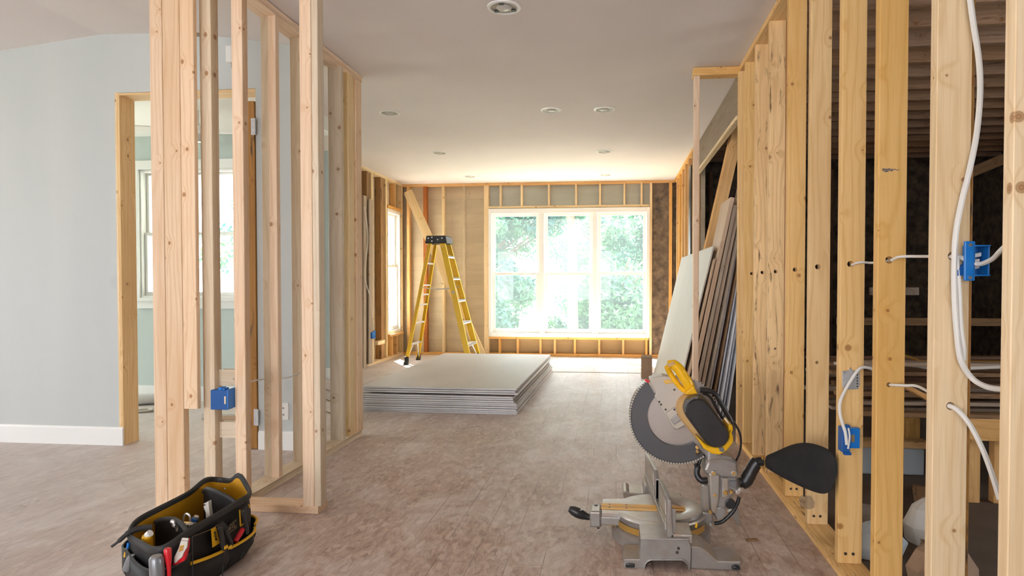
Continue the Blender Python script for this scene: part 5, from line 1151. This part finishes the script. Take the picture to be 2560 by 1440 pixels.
# tools in the bag
def tool(name, label, parts, cat='tool', loc=(0, 0, 0)):
    t = thing(name, label, cat, loc, 'tools in the tool bag')
    for nm, m, mat, sm in parts: m.build(nm, mat, t, smooth=sm, bevel=0 if sm else .0015)
    return t
def T4(x, y, Y): return at(*b4(x, y), Y)
Yp = 1.938
m = MB(); a = T4(735, 1380, Yp); b = T4(725, 1160, Yp); m.tube([a + Vector((0, 0, -.03)), a, b - Vector((0, 0, .008)), b], [.0225, .0225, .0225, .017], 20)
tool('hammer_grip', 'fat grey cylindrical tool end standing in the front pocket of the tool bag', [('handle', m, 'grey_plastic', True)], 'tool', (a.x, Yp, 0.05))
m = MB(); a = T4(900, 1330, Yp + .02); b = T4(880, 1055, Yp + .02); m.tube([a + Vector((0, 0, -.04)), a, a.lerp(b, .5), b - Vector((0, 0, .006)), b], [.006, .0065, .0105, .0122, .009], 16)
m2 = MB(); m2.tube([a + Vector((0, 0, -.08)), a + Vector((0, 0, -.04))], .003, 8)
tool('screwdriver', 'red-handled screwdriver standing in the front pocket of the tool bag', [('handle', m, 'red', True), ('shaft', m2, 'steel', True)], 'screwdriver', (a.x, Yp, .05))
def flat(pts, Y, t): m = MB(); m.prism([T4(x, y, Y) for x, y in pts], (0, t, 0)); return m
tool('utility_knife', 'knife with brass-and-white face and red body beside the red screwdriver', [('body', flat(((1120, 940), (1160, 935), (1150, 1060), (1110, 1230), (950, 1310), (950, 1260), (1050, 1180), (1090, 1050)), Yp + .05, .014), 'red', False),
     ('blade', flat(((1065, 945), (1158, 945), (1145, 1050), (1100, 1120), (1080, 1180), (1020, 1230), (985, 1270), (962, 1240), (970, 1180), (1030, 1060)), Yp + .043, .006), 'pale_board', False),
     ('guard', flat(((1072, 920), (1160, 925), (1157, 960), (1066, 955)), Yp + .042, .008), 'steel', False),
     ('badge', flat(((1050, 1020), (1110, 1010), (1090, 1090), (1030, 1110)), Yp + .0415, .002), 'brass', False)], 'knife', T4(1060, 1150, Yp + .05))
m = MB(); p = T4(365, 1235, 2.045); m.tube([p + Vector((-.012, 0, -.03)), p + Vector((.0, 0, .0)), p + Vector((.008, 0, .02))], [.016, .016, .012], 14)
m2 = MB(); p2 = T4(405, 1240, 2.04); m2.tube([p2 + Vector((0, 0, -.03)), p2 + Vector((0, 0, .025))], .006, 10)
tool('socket_tool', 'dark chrome tool in the left end pocket of the tool bag', [('body', m, 'grey_plastic', True), ('tip', m2, 'steel', True)], 'tool', p)
m = MB(); p = T4(300, 1170, 2.085); m.tube([p, p + Vector((.008, 0, .03))], .007, 8); m2 = MB(); m2.tube([p + Vector((.008, 0, .03)), p + Vector((.012, 0, .05))], .005, 8)
tool('marker', 'small yellow and blue marker at the left corner of the tool bag', [('body', m, 'piping', True), ('cap', m2, 'blue', True)], 'marker', p)
m = MB(); a = T4(590, 960, 2.07); b = T4(600, 880, 2.07); m.tube([a + Vector((0, 0, -.06)), a, b], [.020, .020, .016], 14)
m2 = MB(); m2.tube([b, b + Vector((.012, 0, .010))], .012, 12)
tool('spray_bottle', 'yellow bottle with clear cap inside the near end of the tool bag', [('body', m, 'piping', True), ('cap', m2, 'white_plastic', True)], 'bottle', a)
m = MB(); a = T4(1440, 640, 2.35); b = T4(1405, 430, 2.35); m.prism([T4(x, y, 2.35) for x, y in ((1378, 440), (1445, 405), (1450, 480), (1465, 590), (1465, 660), (1410, 640), (1405, 560), (1380, 500))], (0, .02, 0))
m2 = MB(); m2.disc(T4(1392, 455, 2.349), (0, -1, 0), .004, .002, 8)
tool('folding_square', 'long silver-grey tool standing upright inside the tool bag', [('arm', m, 'pale_board', False), ('rivet', m2, 'nail', False)], 'tool', a)
m = MB(); m.tube(bez([T4(1095, 700, 2.26), T4(1105, 620, 2.26), T4(1140, 578, 2.26), T4(1180, 600, 2.26), T4(1195, 680, 2.26)], 6), .004, 8); m2 = MB(); m2.obox(T4(1140, 745, 2.26), (.022, 0, 0), (0, .012, 0), (0, 0, .012))
tool('padlock', 'shiny shackle loop lying among tools inside the bag', [('shackle', m, 'steel', True), ('body', m2, 'brass', False)], 'padlock', T4(1140, 745, 2.26))
m = MB(); a = T4(1240, 700, 2.28); b = T4(1268, 640, 2.28); m.tube([a, b], [.012, .013], 10); m2 = MB(); m2.tube([b, b + Vector((0.004, 0, .008))], .009, 8)
tool('torch', 'stubby blue-grey tool with metal tip inside the bag', [('body', m, 'blue_dark', True), ('tip', m2, 'steel', True)], 'tool', a)
m = MB(); p = T4(1110, 770, 2.22)
for k in range(5): m.obox(p + Vector((-.02 + .011 * k, .004 * k, .002 * (k % 2))), (.005, 0, .002), (0, .014, 0), (-.001, 0, .010))
tool('bit_set', 'row of bright metal bits in the middle of the tool bag', [('bits', m, 'steel', False)], 'bits', p)
m = MB(); m.tube(bez([T4(935, 690, 2.20), T4(960, 690, 2.20), T4(975, 740, 2.20), T4(1000, 745, 2.20)], 5), .008, 8); 
tool('pliers', 'chrome pliers head near the left divider of the tool bag', [('jaw', m, 'steel', True)], 'pliers', T4(960, 720, 2.20))
p = onside(*b4(1920, 790), .018); q = onside(*b4(1820, 960), .014)
m = MB(); m.tube([p, p.lerp(q, .4), q], [.010, .011, .009], 10); tool('red_tool', 'red-handled tool poking from the right side pocket of the tool bag', [('handle', m, 'red', True)], 'tool', q)

# ------------------------------------------------------------------ dark room behind the right studs
GJ = 'old ceiling joists in the dark room'
names = ['nearest', 'second nearest', 'third nearest', 'fourth nearest', 'fifth nearest', 'sixth nearest', 'seventh nearest', 'eighth nearest', 'ninth nearest', 'tenth nearest', 'eleventh nearest', 'twelfth nearest', 'thirteenth nearest', 'fourteenth nearest', 'fifteenth nearest', 'sixteenth nearest', 'second farthest', 'farthest']
for k in range(18):
    Y = 2.97 + .345 * k
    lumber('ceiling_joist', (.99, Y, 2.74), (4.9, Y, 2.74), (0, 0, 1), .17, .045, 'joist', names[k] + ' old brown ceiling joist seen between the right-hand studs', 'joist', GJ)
for k, (X, l) in enumerate(((1.35, 'first'), (2.2, 'second'), (3.05, 'third'), (3.9, 'fourth'), (4.6, 'fifth'))):
    lumber('stud', (X, 9.60, 0), (X, 9.60, 2.74), (1, 0, 0), .05, .09, 'pine_old', l + ' brown stud from the left on the back wall of the dark room', 'stud', 'back wall studs of the dark room')
b0 = at(2090, 812, 6.2); lumber('rail', (b0.x, 6.2, b0.z), (4.9, 6.2, b0.z), (0, 0, 1), .07, .04, 'pine_old', 'brown horizontal rail crossing the dark room at waist height', 'rail')
nb = at(2260, 728, 6.2)
for k, X in enumerate((nb.x - .06, 3.6, 4.6)): lumber('stud', (X, 6.25, 0), (X, 6.25, 2.74), (1, 0, 0), .045, .07, 'pine_dark', ('left', 'middle', 'right')[k] + ' dark stud behind the waist-height rail in the dark room', 'stud', 'studs behind the rail')
lumber('diagonal_brace', at(2425, 445, 6.9), at(2620, 365, 6.9), (0, 0, 1), .10, .04, 'pine_old', 'sloping brown brace seen left of the nearest stud under the joists', 'brace')
# work trestle with a pile of old laths
tb = thing('work_trestle', 'rough wooden trestle under the pile of old laths in the dark room', 'trestle', (2.0, 3.6, 0))
zt_ = at(2440, 1052, 3.4).z
TX = at(2335, 1052, 3.4).x
lumber('top_beam', (TX, 3.40, zt_ - .09), (3.4, 3.40, zt_ - .09), (0, 0, 1), .09, -.05, 'pine_far', parent=tb); lumber('top_beam', (TX, 4.10, zt_ - .09), (3.4, 4.10, zt_ - .09), (0, 0, 1), .09, -.05, 'pine_far', parent=tb)
for X in (at(2425, 1200, 3.4).x, at(2500, 1200, 3.4).x, TX + .01, 3.3):
    for Y in (3.45, 4.10): lumber('leg', (X, Y, 0), (X, Y, zt_ - .09), (1, 0, 0), .075, .05, 'pine_far', parent=tb)
rd = random.Random(3)
for k in range(26):
    row = k // 5; Y = 3.42 + .15 * (k % 5) + rd.uniform(-.03, .03); z = zt_ + .005 + row * .052 + rd.uniform(0, .008); a = rd.uniform(-.05, .05); x0 = 1.15 + rd.uniform(-.1, .1); x1 = 3.3 + rd.uniform(-.3, .3)
    lumber('lath', (x0, Y, z), (x1, Y + a, z + rd.uniform(-.01, .03)), (0, 1, 0), rd.uniform(.05, .09), rd.uniform(.016, .026), rd.choice(['grey_board', 'pine_old', 'pine_dark']), 'old brown lath in the loose pile on the trestle in the dark room', 'lath', 'laths piled on the trestle')
lumber('lath', at(2175, 925, 3.3), at(2320, 1000, 3.1), (0, 1, 0), .08, .02, 'pine_far', 'light orange lath sticking out of the pile towards the studs', 'lath')
tag(MB().tube(bez([at(2085, 908, 3.6), at(2180, 915, 3.5), at(2260, 912, 3.5), at(2350, 922, 3.4), at(2500, 918, 3.3)], 6), .008, 6).build('cable', 'cable', smooth=True), 'pale cable lying across the pile of laths in the dark room', 'cable')
tag(MB().tube(bez([at(2258, 888, 3.62), at(2290, 898, 3.60), at(2320, 903, 3.58), at(2500, 905, 3.55)], 6), .007, 6).build('copper_pipe', 'brass', smooth=True), 'copper pipe lying beside the pale cable on the laths', 'pipe')
# white panel and clutter under the trestle
p0 = at(2140, 1310, 3.9); p1 = at(2312, 1120, 3.9); tag(MB().box(p0.x, p1.x, 3.9, 4.0, 0.0, p1.z).build('appliance_panel', 'pale_blue', bevel=.01), 'pale blue-grey panel standing on the floor behind the stamped stud', 'panel')
p0 = at(2250, 1100, 3.3); p1 = at(2330, 1035, 3.3)
# pale batten lying on top of that panel
pa = at(2130, 1118, 3.86); lumber('batten', (pa.x, 3.86, pa.z), (p1.x + .25, 3.86, pa.z), (0, 1, 0), .09, .04, 'pine_far', 'pale batten lying on top of the pale blue-grey panel', 'batten')
for k, (px, py, l, mt) in enumerate(((2160, 1090, 'grey lump of plaster under the trestle', 'cast_dusty'), (2190, 1230, 'crumpled pale plastic behind the stud with the blue box', 'pale_blue'), (2275, 1345, 'brown scrap wood on the floor of the dark room', 'carton'), (2270, 1325, 'folded grey cloth on the floor of the dark room', 'cable'))):
    p = at(px, py, (3.05, 2.75, 2.5, 2.9)[k]); p = p + Vector(((0, 0, .12, .1)[k], 0, 0)); m = MB(); z = 0.0; r2 = random.Random(k); ring0 = []
    H_ = .10 + .03 * k; R0 = [[(p.x + (.10 + .03 * r2.random()) * s_ * math.cos(a), p.y + .08 * s_ * math.sin(a), H_ * hh) for a in [2 * math.pi * q / 10 for q in range(10)]] for s_, hh in ((1, 0), (1.05, .4), (.8, .8), (.35, 1))]
    m.loft(R0); tag(m.build('debris', mt, smooth=False, bevel=.004), l, 'debris')
tag(MB().tube([at(2440, 1335, 3.2), at(2560, 1352, 3.2)], .02, 10).build('metal_pipe', 'steel', smooth=True), 'shiny metal pipe low in the dark room left of the nearest stud', 'pipe')
p = at(2260, 728, 6.23); tag(MB().box(p.x - .30, p.x + .13, 6.225, 6.249, p.z - .035, p.z + .035).build('name_board', 'grey_board'), 'short grey strip hanging in the dark room behind the stamped stud', 'board')
lumber('plank', (at(2300, 1440, 2.6).x, 2.55, 0.0), (at(2260, 1290, 3.6).x, 3.5, .05), (1, 0, 0), .10, -.02, 'pine_old', 'brown plank lying on the dark room floor behind the stamped stud', 'plank')
# wood splinter on the floor by the saw
p = atz(1880, 1352); m = MB(); m.obox((p.x, p.y, .004), (.025, .004, 0), (-.003, .010, 0), (0, 0, .004)); tag(m.build('wood_chip', 'pine_old', bevel=.002), 'small dark wood chip on the floor right of the miter saw', 'wood chip')
